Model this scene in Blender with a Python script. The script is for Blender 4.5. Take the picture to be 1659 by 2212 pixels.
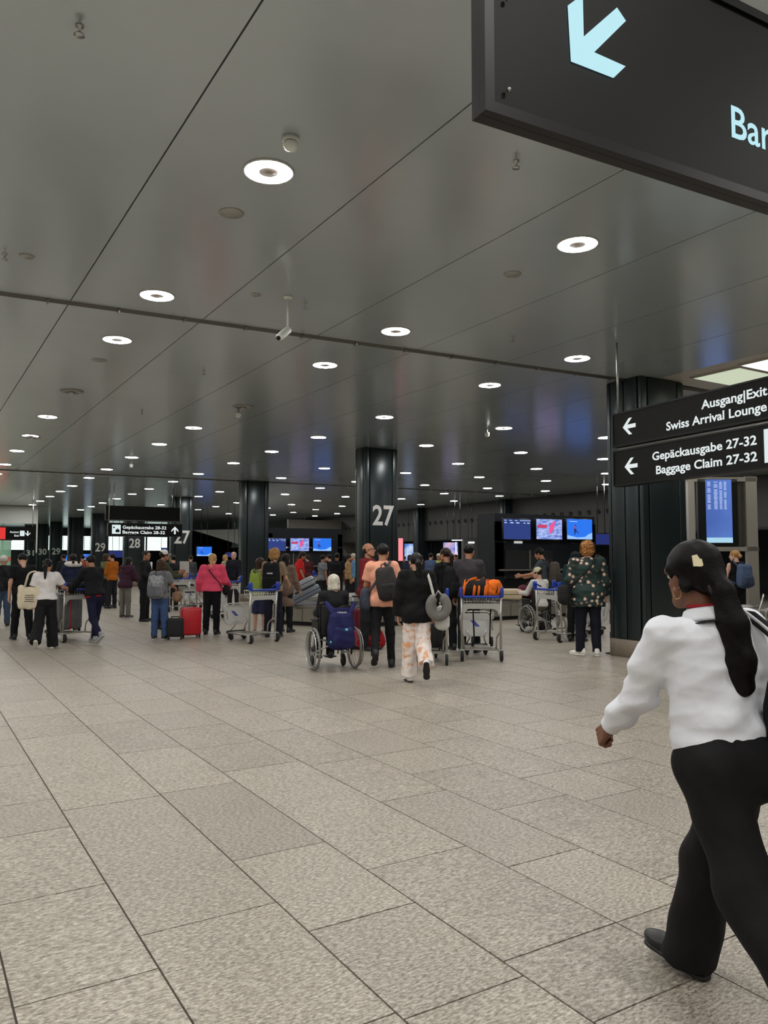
import bpy, bmesh, math, random
import numpy as np
from mathutils import Vector, Matrix, Euler

for _o in list(bpy.data.objects):
    bpy.data.objects.remove(_o, do_unlink=True)
SC = bpy.context.scene
COL = SC.collection
R = math.radians
random.seed(7)
RNG = np.random.RandomState(11)

# ---------------------------------------------------------------- camera
# world axes follow the hall: +Y runs down the row of columns, +X across it
TH, FPX, CX, CY, HZ, EYE = 31.4, 1690.0, 829.5, 1106.0, 1207.0, 1.57
PITCH = math.atan((HZ - CY) / FPX)
cam_d = bpy.data.cameras.new('camera')
cam_d.sensor_fit = 'HORIZONTAL'
cam_d.sensor_width = 36.0
cam_d.lens = 36.0 * FPX / 1659.0
cam_d.clip_start = 0.05
cam_d.clip_end = 400
cam = bpy.data.objects.new('camera', cam_d)
COL.objects.link(cam)
cam.location = (0, 0, EYE)
cam.rotation_euler = (R(90) + PITCH, 0, -R(TH))
SC.camera = cam

# ---------------------------------------------------------------- world and exposure
wd = bpy.data.worlds.new('world')
SC.world = wd
wd.use_nodes = True
wd.node_tree.nodes['Background'].inputs[0].default_value = (0.9, 0.95, 1.0, 1)
wd.node_tree.nodes['Background'].inputs[1].default_value = 0.10
SC.view_settings.view_transform = 'Standard'
SC.view_settings.look = 'None'
SC.view_settings.gamma = 1.0
SC.view_settings.use_curve_mapping = False
SC.view_settings.exposure = 0.0
SC.cycles.use_adaptive_sampling = True
SC.cycles.adaptive_threshold = 0.03
SC.cycles.max_bounces = 6
SC.cycles.diffuse_bounces = 3
SC.cycles.glossy_bounces = 3
SC.cycles.caustics_reflective = False
SC.cycles.caustics_refractive = False
LAMP = 132.0         # strength of the ring lamps
PANEL = 9.0          # strength of the ceiling light panels

# ---------------------------------------------------------------- pixel to place
FW = np.array([math.sin(R(TH)), math.cos(R(TH)), 0.0])
RT = np.array([math.cos(R(TH)), -math.sin(R(TH)), 0.0])
UPV = np.array([0, 0, 1.0])
def ray(px, py):
    a = (px - CX) / FPX
    b = (CY - py) / FPX
    return RT * a + FW * (math.cos(PITCH) - b * math.sin(PITCH)) + UPV * (math.sin(PITCH) + b * math.cos(PITCH))
def P(px, py, z=0.0):
    d = ray(px, py)
    t = (z - EYE) / d[2]
    return np.array([d[0] * t, d[1] * t, z])
def Q(px, py, D):
    d = ray(px, py)
    t = D / float(d @ FW)
    return d * t + np.array([0, 0, EYE])
def V(px, py, p0, dirn):
    """where the ray meets the upright plane through p0 that holds dirn"""
    n = np.array([-dirn[1], dirn[0], 0.0])
    d = ray(px, py)
    t = float(n @ (np.array(p0, float) - np.array([0, 0, EYE]))) / float(n @ d)
    return d * t + np.array([0, 0, EYE])
def hdg(deg):
    """z rotation of something that faces deg to the left of where the camera looks"""
    return R(deg - TH)

# ---------------------------------------------------------------- materials
MATS = {}
def mat(name, col=(.5, .5, .5), rough=.6, metal=0.0, emit=0.0, noise=0.0, nscale=30.0, bump=0.0, bscale=60.0, alpha=1.0, spec=.5, trans=0.0, coat=0.0, sheen=0.0):
    if name in MATS:
        return MATS[name]
    m = bpy.data.materials.new(name)
    m.use_nodes = True
    nt = m.node_tree
    b = nt.nodes['Principled BSDF']
    c = (col[0], col[1], col[2], 1)
    b.inputs['Base Color'].default_value = c
    b.inputs['Roughness'].default_value = rough
    b.inputs['Metallic'].default_value = metal
    b.inputs['Specular IOR Level'].default_value = spec
    if coat: b.inputs['Coat Weight'].default_value = coat
    if trans: b.inputs['Transmission Weight'].default_value = trans
    if alpha < 1: b.inputs['Alpha'].default_value = alpha
    if emit:
        b.inputs['Emission Color'].default_value = c
        b.inputs['Emission Strength'].default_value = emit
    if noise or bump:
        tc = nt.nodes.new('ShaderNodeTexCoord')
        if noise:
            n = nt.nodes.new('ShaderNodeTexNoise')
            n.inputs['Scale'].default_value = nscale
            n.inputs['Detail'].default_value = 3
            nt.links.new(tc.outputs['Object'], n.inputs['Vector'])
            r = nt.nodes.new('ShaderNodeValToRGB')
            r.color_ramp.elements[0].position = .3
            r.color_ramp.elements[1].position = .7
            r.color_ramp.elements[0].color = tuple(x * (1 - noise) for x in col[:3]) + (1,)
            r.color_ramp.elements[1].color = tuple(min(1, x * (1 + noise)) for x in col[:3]) + (1,)
            nt.links.new(n.outputs[0], r.inputs[0])
            nt.links.new(r.outputs[0], b.inputs['Base Color'])
        if bump:
            n2 = nt.nodes.new('ShaderNodeTexNoise')
            n2.inputs['Scale'].default_value = bscale
            nt.links.new(tc.outputs['Object'], n2.inputs['Vector'])
            bp = nt.nodes.new('ShaderNodeBump')
            bp.inputs['Strength'].default_value = bump
            bp.inputs['Distance'].default_value = .02
            nt.links.new(n2.outputs[0], bp.inputs['Height'])
            nt.links.new(bp.outputs[0], b.inputs['Normal'])
    MATS[name] = m
    return m
def s2l(r, g, b):
    f = lambda c: (c / 255 / 12.92) if c / 255 <= .04045 else ((c / 255 + .055) / 1.055) ** 2.4
    return (f(r), f(g), f(b))
def cloth(name, rgb, noise=.12, rough=.85, bump=.25):
    return mat('cloth_' + name, s2l(*rgb), rough, noise=noise, nscale=9, bump=bump, bscale=45, spec=.25)

# ---------------------------------------------------------------- object helpers
def link(o, parent=None):
    COL.objects.link(o)
    if parent is not None:
        o.parent = parent
    return o
def tag(o, label=None, cat=None, group=None, kind=None):
    if label: o['label'] = label
    if cat: o['category'] = cat
    if group: o['group'] = group
    if kind: o['kind'] = kind
    return o
def empty(name, loc=(0, 0, 0), rz=0.0, label=None, cat=None, group=None, kind=None, parent=None):
    o = bpy.data.objects.new(name, None)
    o.empty_display_size = .1
    link(o, parent)
    o.location = tuple(float(c) for c in loc)
    o.rotation_euler = (0, 0, rz)
    return tag(o, label, cat, group, kind)
def mesh_obj(name, V_, F_, m, parent=None, smooth=False, mats=None, fm=None):
    me = bpy.data.meshes.new(name)
    if isinstance(V_, np.ndarray) and isinstance(F_, np.ndarray):
        nv, nf, k = len(V_), len(F_), F_.shape[1] if len(F_) else 4
        me.vertices.add(nv)
        me.vertices.foreach_set('co', np.ascontiguousarray(V_, dtype=np.float32).ravel())
        me.loops.add(nf * k)
        me.loops.foreach_set('vertex_index', np.ascontiguousarray(F_, dtype=np.int32).ravel())
        me.polygons.add(nf)
        me.polygons.foreach_set('loop_start', np.arange(0, nf * k, k, dtype=np.int32))
        me.update(calc_edges=True)
    else:
        me.from_pydata([tuple(float(c) for c in v) for v in V_], [], F_)
        me.update()
    for x in (mats or [m]):
        me.materials.append(x)
    if fm is not None:
        me.polygons.foreach_set('material_index', np.array(fm, dtype=np.int32))
    if smooth:
        me.polygons.foreach_set('use_smooth', np.ones(len(me.polygons), dtype=bool))
    o = bpy.data.objects.new(name, me)
    return link(o, parent)
def copy_tree(o, parent=None):
    c = o.copy()
    COL.objects.link(c)
    c.parent = parent
    for ch in list(o.children):
        copy_tree(ch, c)
    return c

class MB:
    """collects shapes and builds them as one mesh"""
    def __init__(s):
        s.v, s.f, s.sm = [], [], []
    def add(s, vs, fs, smooth=False):
        n = len(s.v)
        s.v += [tuple(float(c) for c in v) for v in vs]
        s.f += [tuple(i + n for i in f) for f in fs]
        s.sm += [smooth] * len(fs)
        return s
    def box(s, c, d, M=None):
        x, y, z = d[0] / 2, d[1] / 2, d[2] / 2
        vs = [(c[0] + a * x, c[1] + b * y, c[2] + e * z) for e in (-1, 1) for b in (-1, 1) for a in (-1, 1)]
        if M is not None: vs = [tuple(M @ Vector(v)) for v in vs]
        return s.add(vs, [(0, 2, 3, 1), (4, 5, 7, 6), (0, 1, 5, 4), (2, 6, 7, 3), (0, 4, 6, 2), (1, 3, 7, 5)])
    def rbox(s, c, d, r=.02, seg=2, M=None):
        bm = bmesh.new()
        bmesh.ops.create_cube(bm, size=1)
        bmesh.ops.scale(bm, vec=d, verts=bm.verts)
        bmesh.ops.bevel(bm, geom=list(bm.edges), offset=min(r, min(d) * .49), segments=seg, affect='EDGES', profile=.5)
        bmesh.ops.translate(bm, vec=c, verts=bm.verts)
        bm.verts.index_update()
        vs = [(M @ v.co if M is not None else v.co.copy()) for v in bm.verts]
        fs = [tuple(v.index for v in f.verts) for f in bm.faces]
        bm.free()
        return s.add(vs, fs, True)
    def tube(s, pts, r, n=8, closed=False, flat=1.0, up=None, smooth=True):
        """sweep along pts; r one radius or a list; flat squashes the second axis"""
        pts = [Vector(p) for p in pts]
        m = len(pts)
        rs = r if isinstance(r, (list, tuple)) else [r] * m
        vs, fs = [], []
        pn = None
        for i in range(m):
            if closed:
                t = (pts[(i + 1) % m] - pts[i - 1])
            else:
                t = pts[min(i + 1, m - 1)] - pts[max(i - 1, 0)]
            t = t.normalized() if t.length > 1e-9 else Vector((0, 0, 1))
            if up is not None:
                nn = Vector(up) - t * t.dot(Vector(up))
            elif pn is None:
                a = Vector((0, 0, 1)) if abs(t.z) < .9 else Vector((1, 0, 0))
                nn = a - t * t.dot(a)
            else:
                nn = pn - t * t.dot(pn)
            nn.normalize()
            pn = nn
            b = t.cross(nn)
            for k in range(n):
                a = 2 * math.pi * k / n
                vs.append(pts[i] + nn * (math.cos(a) * rs[i] * flat) + b * (math.sin(a) * rs[i]))
        for i in range(m if closed else m - 1):
            j = (i + 1) % m
            for k in range(n):
                l = (k + 1) % n
                fs.append((i * n + k, i * n + l, j * n + l, j * n + k))
        if not closed:
            fs.append(tuple(range(n - 1, -1, -1)))
            fs.append(tuple((m - 1) * n + k for k in range(n)))
        return s.add(vs, fs, smooth)
    def lathe(s, prof, n=20, c=(0, 0, 0), M=None, closed=False, smooth=True, caps=True):
        """prof = [(r, z)...] round the z axis"""
        vs, fs = [], []
        for (r, z) in prof:
            for k in range(n):
                a = 2 * math.pi * k / n
                v = Vector((r * math.cos(a), r * math.sin(a), z))
                if M is not None: v = M @ v
                vs.append((v[0] + c[0], v[1] + c[1], v[2] + c[2]))
        m = len(prof)
        for i in range(m if closed else m - 1):
            j = (i + 1) % m
            for k in range(n):
                l = (k + 1) % n
                fs.append((i * n + k, i * n + l, j * n + l, j * n + k))
        if not closed and caps:
            if prof[0][0] > 1e-6: fs.append(tuple(range(n - 1, -1, -1)))
            if prof[-1][0] > 1e-6: fs.append(tuple((m - 1) * n + k for k in range(n)))
        return s.add(vs, fs, smooth)
    def ball(s, c, r, n=12, M=None):
        rr = r if isinstance(r, (tuple, list)) else (r, r, r)
        prof = [(math.cos(-math.pi / 2 + math.pi * i / (n // 2)), math.sin(-math.pi / 2 + math.pi * i / (n // 2))) for i in range(n // 2 + 1)]
        S = Matrix.Diagonal((rr[0], rr[1], rr[2], 1))
        MM = (M @ S) if M is not None else S
        return s.lathe([(max(p[0], 1e-5), p[1]) for p in prof], n, c, MM)
    def prism(s, poly, z0, z1, M=None):
        n = len(poly)
        vs = [(x, y, z0) for x, y in poly] + [(x, y, z1) for x, y in poly]
        if M is not None: vs = [tuple(M @ Vector(v)) for v in vs]
        fs = [tuple(range(n - 1, -1, -1)), tuple(range(n, 2 * n))] + [(i, (i + 1) % n, n + (i + 1) % n, n + i) for i in range(n)]
        return s.add(vs, fs)
    def build(s, name, m, parent=None, auto=True):
        o = mesh_obj(name, s.v, s.f, m, parent)
        o.data.polygons.foreach_set('use_smooth', np.array(s.sm, dtype=bool))
        return o
def shade_auto(o, ang=40):
    me = o.data
    me.polygons.foreach_set('use_smooth', np.ones(len(me.polygons), dtype=bool))
    try:
        me.set_sharp_from_angle(angle=R(ang))
    except Exception:
        pass
    return o
def arc(c, r, a0, a1, n, ax=0, ay=1):
    out = []
    for i in range(n + 1):
        a = R(a0 + (a1 - a0) * i / n)
        p = [c[0], c[1], c[2]]
        p[ax] += r * math.cos(a)
        p[ay] += r * math.sin(a)
        out.append(tuple(p))
    return out
def bend(pts, r=.04, n=4):
    """round the corners of a polyline"""
    pts = [Vector(p) for p in pts]
    out = [pts[0]]
    for i in range(1, len(pts) - 1):
        a, b, c = pts[i - 1], pts[i], pts[i + 1]
        d1, d2 = (a - b), (c - b)
        q = min(r, d1.length * .45, d2.length * .45)
        p0, p1 = b + d1.normalized() * q, b + d2.normalized() * q
        for k in range(n + 1):
            t = k / n
            out.append(p0 * (1 - t) ** 2 + b * 2 * t * (1 - t) + p1 * t * t)
    out.append(pts[-1])
    return [tuple(p) for p in out]

TEXTS = []
def text(name, body, m, parent=None, M=None, width=None, height=None, align='LEFT', bold=.012, depth=.004):
    """flat lettering in the XY plane of M, fitted to a width and a capital height"""
    cu = bpy.data.curves.new(name, 'FONT')
    cu.body = body
    cu.size = 1.0
    cu.offset = bold
    cu.extrude = 0
    cu.resolution_u = 3
    tmp = bpy.data.objects.new('tmp', cu)
    COL.objects.link(tmp)
    dg = bpy.context.evaluated_depsgraph_get()
    me = bpy.data.meshes.new_from_object(tmp.evaluated_get(dg))
    bpy.data.objects.remove(tmp, do_unlink=True)
    co = np.zeros(len(me.vertices) * 3, dtype=np.float32)
    me.vertices.foreach_get('co', co)
    co = co.reshape(-1, 3)
    x0, x1 = co[:, 0].min(), co[:, 0].max()
    sy = (height / .729) if height else 1.0
    sx = (width / (x1 - x0)) if width else sy
    co[:, 0] = (co[:, 0] - x0) * sx
    w = (x1 - x0) * sx
    if align == 'RIGHT': co[:, 0] -= w
    if align == 'CENTER': co[:, 0] -= w / 2
    co[:, 1] *= sy
    me.vertices.foreach_set('co', co.ravel())
    me.materials.clear()
    me.materials.append(m)
    me.name = name
    me.update()
    o = bpy.data.objects.new(name, me)
    link(o, parent)
    if M is not None: o.matrix_local = M
    return o
def face_mat(origin, xdir, zdir=(0, 0, 1)):
    """matrix whose XY plane is an upright face: x along xdir, y along zdir"""
    x = Vector(xdir).normalized(); y = Vector(zdir).normalized(); z = x.cross(y)
    M = Matrix((x, y, z)).transposed().to_4x4()
    M.translation = Vector(tuple(float(c) for c in origin))
    return M
# ================================================================ THE HALL
CH = 4.48
def lit(name, col, strength):
    m = bpy.data.materials.new(name)
    m.use_nodes = True
    nt = m.node_tree
    nt.nodes.clear()
    e = nt.nodes.new('ShaderNodeEmission')
    e.inputs[0].default_value = (*col, 1)
    e.inputs[1].default_value = strength
    o = nt.nodes.new('ShaderNodeOutputMaterial')
    nt.links.new(e.outputs[0], o.inputs[0])
    return m

# ---- floor: granite slabs
def granite(name, per_object):
    m = bpy.data.materials.new(name)
    m.use_nodes = True
    nt = m.node_tree
    L = nt.links.new
    b = nt.nodes['Principled BSDF']
    g = nt.nodes.new('ShaderNodeNewGeometry')
    if per_object:
        rnd = nt.nodes.new('ShaderNodeObjectInfo').outputs['Random']
    else:
        rnd = nt.nodes.new('ShaderNodeNewGeometry').outputs['Random Per Island']
    # grain runs a little differently in every slab
    mul = nt.nodes.new('ShaderNodeMath'); mul.operation = 'MULTIPLY'; mul.inputs[1].default_value = 37.0
    L(rnd, mul.inputs[0])
    off = nt.nodes.new('ShaderNodeVectorMath'); off.operation = 'ADD'
    L(g.outputs['Position'], off.inputs[0]); L(mul.outputs[0], off.inputs[1])
    mp = nt.nodes.new('ShaderNodeMapping')
    mp.inputs['Scale'].default_value = (1.0, 2.4, 1.0)
    mp.inputs['Rotation'].default_value = (0, 0, R(-20))
    L(off.outputs[0], mp.inputs[0])
    n1 = nt.nodes.new('ShaderNodeTexNoise'); n1.inputs['Scale'].default_value = 40; n1.inputs['Detail'].default_value = 5; n1.inputs['Roughness'].default_value = .72
    n2 = nt.nodes.new('ShaderNodeTexNoise'); n2.inputs['Scale'].default_value = 2.2; n2.inputs['Detail'].default_value = 3
    L(mp.outputs[0], n1.inputs['Vector']); L(off.outputs[0], n2.inputs['Vector'])
    cr = nt.nodes.new('ShaderNodeValToRGB')
    e = cr.color_ramp.elements
    e[0].position = .30; e[0].color = (*s2l(74, 69, 62), 1)
    e[1].position = .68; e[1].color = (*s2l(206, 200, 188), 1)
    x = e.new(.5); x.color = (*s2l(154, 145, 130), 1)
    L(n1.outputs[0], cr.inputs[0])
    hv = nt.nodes.new('ShaderNodeMath'); hv.operation = 'MULTIPLY_ADD'; hv.inputs[1].default_value = .13; hv.inputs[2].default_value = .90
    L(rnd, hv.inputs[0])
    h2 = nt.nodes.new('ShaderNodeMath'); h2.operation = 'MULTIPLY_ADD'; h2.inputs[1].default_value = .22; h2.inputs[2].default_value = -.1
    L(n2.outputs[0], h2.inputs[0])
    sm = nt.nodes.new('ShaderNodeMath'); sm.operation = 'ADD'
    L(hv.outputs[0], sm.inputs[0]); L(h2.outputs[0], sm.inputs[1])
    mx = nt.nodes.new('ShaderNodeMix'); mx.data_type = 'RGBA'; mx.blend_type = 'MULTIPLY'; mx.inputs[0].default_value = 1
    L(cr.outputs[0], mx.inputs[6]); L(sm.outputs[0], mx.inputs[7])
    L(mx.outputs[2], b.inputs['Base Color'])
    b.inputs['Roughness'].default_value = .42
    b.inputs['Specular IOR Level'].default_value = .45
    bp = nt.nodes.new('ShaderNodeBump'); bp.inputs['Strength'].default_value = .12; bp.inputs['Distance'].default_value = .004
    L(n1.outputs[0], bp.inputs['Height']); L(bp.outputs[0], b.inputs['Normal'])
    return m
M_GRAN = granite('granite_slab', True)
M_GRAN2 = granite('granite_far', False)
M_GROUT = mat('grout', s2l(74, 62, 52), .8, noise=.2, nscale=40)

floor = MB().box((13, 38, -.106), (62, 108, .2)).build('floor', M_GROUT)
tag(floor, 'beige granite slab floor of the baggage hall', 'floor', kind='structure')
# strips run down the hall; their edges and some end joints are read off the photograph
edges = [.37, .88, 1.50, 2.04, 2.67]
_w = [.52, .62, .54, .61]
k = 0
while edges[-1] < 40: edges.append(edges[-1] + _w[k % 4]); k += 1
k = 0
while edges[0] > -14: edges.insert(0, edges[0] - _w[(3 - k) % 4]); k += 1
known = {.37: [3.10], .88: [3.40, 5.3, 7.55], 1.50: [3.07, 3.97], 2.04: [1.98, 2.45, 3.51, 5.63], 2.67: [2.11, 2.45]}
rs = random.Random(5)
slabs = []
for i in range(len(edges) - 1):
    x0, x1 = edges[i], edges[i + 1]
    kn = next((v for q, v in known.items() if abs(q - x0) < .01), [])
    js = []
    y = -8.0 + rs.random()
    while y < 40:
        js.append(y); y += rs.choice([.62, .82, .95, 1.05, 1.25])
    if kn:
        js = [j for j in js if all(abs(j - q) > .45 for q in kn) and not (min(kn) < j < max(kn))] + kn
        js.sort()
    for a, b in zip(js[:-1], js[1:]):
        slabs.append((x0, x1, a, b))
def slab_px(s):
    c = np.array([(s[0] + s[1]) / 2, (s[2] + s[3]) / 2, 0])
    D = float(c @ FW)
    if D < .8: return -1
    a = float(c @ RT) / D
    if abs(a) > .53: return -1
    yy = (EYE / D) * FPX + HZ
    if yy > 2300: return -1
    return (s[1] - s[0]) * (s[3] - s[2]) / D ** 3
ranked = sorted(slabs, key=slab_px, reverse=True)
near = [s for s in ranked if slab_px(s) > 0][:300]
nearset = set(near)
g = .0042
unit = None
zr = random.Random(9)
for s in near:
    if unit is None:
        o = MB().box((0, 0, -.5), (1, 1, 1)).build('floor_slab', M_GRAN, floor)
        unit = o.data
    else:
        o = link(bpy.data.objects.new('floor_slab', unit), floor)
    o.location = ((s[0] + s[1]) / 2, (s[2] + s[3]) / 2, -zr.random() * .0008)
    o.scale = (s[1] - s[0] - 2 * g, s[3] - s[2] - 2 * g, .03)
mb = MB()
for s in slabs:
    if s in nearset: continue
    mb.box(((s[0] + s[1]) / 2, (s[2] + s[3]) / 2, -.0155), (s[1] - s[0] - 2 * g, s[3] - s[2] - 2 * g, .03))
for x in range(-14, 40, 3):
    for y in range(40, 90, 5):
        mb.box((x + 1.5, y + .5, -.017), (2.99, 4.99, .03))
o = mb.build('floor_slabs', M_GRAN2, floor)
o['kind'] = 'stuff'
o['label'] = 'far granite slabs'

# ---- ceiling: long metal panels with open joints and a slot running across
def metal_ceiling():
    m = bpy.data.materials.new('ceiling_metal')
    m.use_nodes = True
    nt = m.node_tree
    L = nt.links.new
    b = nt.nodes['Principled BSDF']
    g = nt.nodes.new('ShaderNodeNewGeometry')
    oi = nt.nodes.new('ShaderNodeObjectInfo')
    n = nt.nodes.new('ShaderNodeTexNoise'); n.inputs['Scale'].default_value = .5; n.inputs['Detail'].default_value = 3
    L(g.outputs['Position'], n.inputs['Vector'])
    cr = nt.nodes.new('ShaderNodeValToRGB')
    cr.color_ramp.elements[0].color = (*s2l(184, 195, 201), 1)
    cr.color_ramp.elements[1].color = (*s2l(203, 213, 218), 1)
    L(n.outputs[0], cr.inputs[0]); L(cr.outputs[0], b.inputs['Base Color'])
    b.inputs['Metallic'].default_value = .42
    b.inputs['Roughness'].default_value = .21
    mp = nt.nodes.new('ShaderNodeMapping'); mp.inputs['Scale'].default_value = (.45, 1.6, 1)
    L(g.outputs['Position'], mp.inputs[0])
    w = nt.nodes.new('ShaderNodeTexNoise'); w.inputs['Scale'].default_value = 3.0; w.inputs['Detail'].default_value = 2
    L(mp.outputs[0], w.inputs['Vector'])
    bp = nt.nodes.new('ShaderNodeBump'); bp.inputs['Strength'].default_value = .22; bp.inputs['Distance'].default_value = .012
    L(w.outputs[0], bp.inputs['Height']); L(bp.outputs[0], b.inputs['Normal'])
    return m
M_CEIL = metal_ceiling()
M_SLOT = mat('slot_dark', s2l(52, 52, 50), .5)
M_WCEIL = mat('white_ceiling', s2l(196, 192, 184), .5)
ceiling = MB().box((13, 38, CH + .16), (62, 108, .2)).build('ceiling', M_SLOT)
tag(ceiling, 'grey metal panel ceiling', 'ceiling', kind='structure')
SK = -.074
bands = [-9.4, 9.43, 28.4, 47.4, 80]
def cpanel(x0, x1, y0, y1, m, nm='ceiling_panel'):
    gx, gy = .006, .055
    q = [(x0 + gx, y0 + gy + SK * x0), (x1 - gx, y0 + gy + SK * x1), (x1 - gx, y1 - gy + SK * x1), (x0 + gx, y1 - gy + SK * x0)]
    return MB().prism(q, CH, CH + .05).build(nm, m, ceiling)
for i in range(-8, 24):
    x0, x1 = i * 1.5, i * 1.5 + 1.5
    for a, b_ in zip(bands[:-1], bands[1:]):
        if a >= 47 and x1 < 7: continue
        if x0 >= 10.4 and b_ < 10: continue
        xa = min(x1, 10.3) if b_ < 10 and x1 > 10.3 else x1
        cpanel(x0, xa, a, b_, M_CEIL)
# rail that lies in the slot with its little clips
rail = MB()
clips = MB()
for a in (9.43, 28.4):
    p0 = Vector((-9, a + SK * -9, CH + .012)); p1 = Vector((26, a + SK * 26, CH + .012))
    rail.tube([p0, p1], .045, 4, smooth=False)
    n = 46
    for j in range(n):
        p = p0.lerp(p1, (j + .5) / n)
        clips.box((p.x, p.y, CH - .03), (.02, .08, .035))
rail.build('slot_rail', mat('rail_grey', s2l(96, 96, 94), .4, .5), ceiling)
o = clips.build('slot_clip', mat('clip_steel', s2l(170, 170, 168), .3, .8), ceiling); o['kind'] = 'stuff'
# white lit bay to the right of the column row
wc = MB().box((20.2, -0.3, CH + .05), (19.8, 17.6, .08)).build('white_ceiling_bay', M_WCEIL, ceiling)
def light_panel(x0, x1, y0, y1, lab, col=(.93, 1.0, .86), st=1.0, z=CH - .012):
    t = empty('ceiling_light_panel', ((x0 + x1) / 2, (y0 + y1) / 2, z), 0, lab, 'light', 'flat light panels')
    w, d = x1 - x0, y1 - y0
    MB().box((0, 0, 0), (w, d, .012)).build('diffuser', lit('panel_glow', col, PANEL * st), t)
    fr = MB()
    for sx in (-1, 1): fr.box((sx * (w / 2 + .02), 0, .008), (.04, d + .08, .03))
    for sy in (-1, 1): fr.box((0, sy * (d / 2 + .02), .008), (w, .04, .03))
    fr.build('frame', M_WCEIL, t)
light_panel(10.72, 13.6, 7.2, 8.02, 'pale greenish ceiling light panel above the direction signs', (.86, .95, .70), .075)
light_panel(10.62, 13.6, 4.4, 7.1, 'white ceiling light panel at the right edge, nearest the viewer', (1, .99, .95), .3)

# ---- walls
M_DARKW = mat('wall_charcoal', s2l(66, 66, 64), .6, noise=.05, nscale=2)
M_GREYW = mat('wall_grey', s2l(120, 117, 110), .6, noise=.05, nscale=2)
M_BLACKW = mat('wall_black', s2l(24, 25, 28), .5)
M_WHITEW = mat('wall_white', s2l(214, 220, 214), .55)
def struct(name, c, d, m, lab=None, cat='wall', parent=None):
    o = MB().box(c, d).build(name, m, parent)
    if parent is None: tag(o, lab, cat, kind='structure')
    return o
struct('wall_back', (13, -9.2, 2.24), (62, .3, 4.48), M_GREYW, 'grey wall behind the viewer')
struct('wall_left', (-13.2, 38, 2.24), (.3, 94, 4.48), M_GREYW, 'grey side wall of the hall')
wr = struct('wall_right', (25.5, 39, 3.53), (.4, 58, 1.9), M_DARKW, 'dark bulkhead wall above the shops with a row of round nozzles')
nz = None
for j in range(60):
    y = 20.5 + j * .55
    if nz is None:
        nz = MB().lathe([(.10, 0), (.10, .03), (.07, .035), (.06, -.03)], 12, M=Matrix.Rotation(R(-90), 4, 'Y')).build('air_nozzle', M_BLACKW, wr)
        o = nz
    else:
        o = link(nz.copy(), wr)
    o.location = (25.29, y, 3.58)
MB().box((25.24, 39, 2.62), (.08, 58, .08)).build('bulkhead_trim', M_BLACKW, wr)
struct('wall_shop_back', (33.5, 39, 2.24), (.3, 90, 4.48), M_BLACKW, 'dark rear wall of the shops under the bulkhead')
struct('wall_end', (16, 79, 2.24), (34, .4, 4.48), M_BLACKW, 'dark end wall of the hall with a band of lit windows')
M_WINLIT = lit('window_glow', (.82, 1.0, .92), 1.5)
M_MULL = mat('mullion', s2l(40, 44, 46), .4, .5)
n = 1
for j in range(9):
    x = 3.2 + j * 2.15
    t = empty('window_%d' % n, (x, 78.75, 2.35), 0, ['lit window pane in the far end wall, number %s from the exit' % w for w in ('one', 'two', 'three', 'four', 'five', 'six', 'seven', 'eight', 'nine')][j], 'window', 'lit windows in the far end wall', 'structure')
    MB().box((1.05, 0, .7), (2.0, .03, 1.36)).build('pane', M_WINLIT, t)
    fr = MB().box((0, -.03, .7), (.09, .12, 1.5)).box((2.1, -.03, .7), (.09, .12, 1.5)).box((1.05, -.03, 0), (2.1, .12, .08)).box((1.05, -.03, 1.42), (2.1, .12, .08))
    for q in range(5): fr.box((1.05, -.03, .3 + q * .22), (2.0, .03, .02))
    fr.build('window_frame', M_MULL, t)
    n += 1
# white exit bay at the far left: bulkhead, bright ceiling, glass doors
wf = struct('wall_exit', (-3.6, 47.6, 4.0), (19.6, .5, .96), M_WHITEW, 'white bulkhead over the bright exit at the far left')
MB().box((6.20, 47.3, 3.1), (.06, .1, 2.4)).build('white_post', M_WHITEW, wf)
struct('ceiling_exit', (-4, 64, 4.46), (20, 32, .08), M_WHITEW, 'white ceiling of the bright exit passage', 'ceiling')
for j, y in enumerate((52, 58, 64, 70, 76)):
    light_panel(-6.5, 4.5, y, y + 1.6, 'long light panel in the exit passage ceiling, %s from the hall' % ('first', 'second', 'third', 'fourth', 'fifth')[j], (.90, 1, .93), 1.0, 4.40)  # panels added to light the white walls and floor of the passage
M_GLASSG = mat('green_glass', s2l(176, 214, 190), .12, alpha=.75, spec=.6)
we = struct('wall_exit_end', (-5, 80.4, 2.24), (24, .3, 4.48), M_WHITEW, 'white end wall of the exit passage')
for j in range(8):
    x = -11 + j * 2.2
    t = empty('door_%d' % (j + 1), (x, 62, 0), 0, 'pale green glass door leaf in the exit passage, %s along' % ('first', 'second', 'third', 'fourth', 'fifth', 'sixth', 'seventh', 'eighth')[j], 'door', 'glass doors in the exit passage', 'structure')
    MB().box((1.05, 0, 1.45), (2.0, .03, 2.8)).build('pane', M_GLASSG, t)
    MB().box((1.05, -.025, 1.55), (2.0, .01, .28)).build('red_band', mat('band_red', s2l(232, 120, 100), .5), t)
    MB().box((.02, 0, 1.5), (.07, .1, 3)).box((1.05, 0, 2.92), (2.1, .1, .12)).box((1.05, 0, .06), (2.1, .1, .1)).build('door_frame', mat('steel_frame', s2l(150, 154, 152), .3, .8), t)
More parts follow.
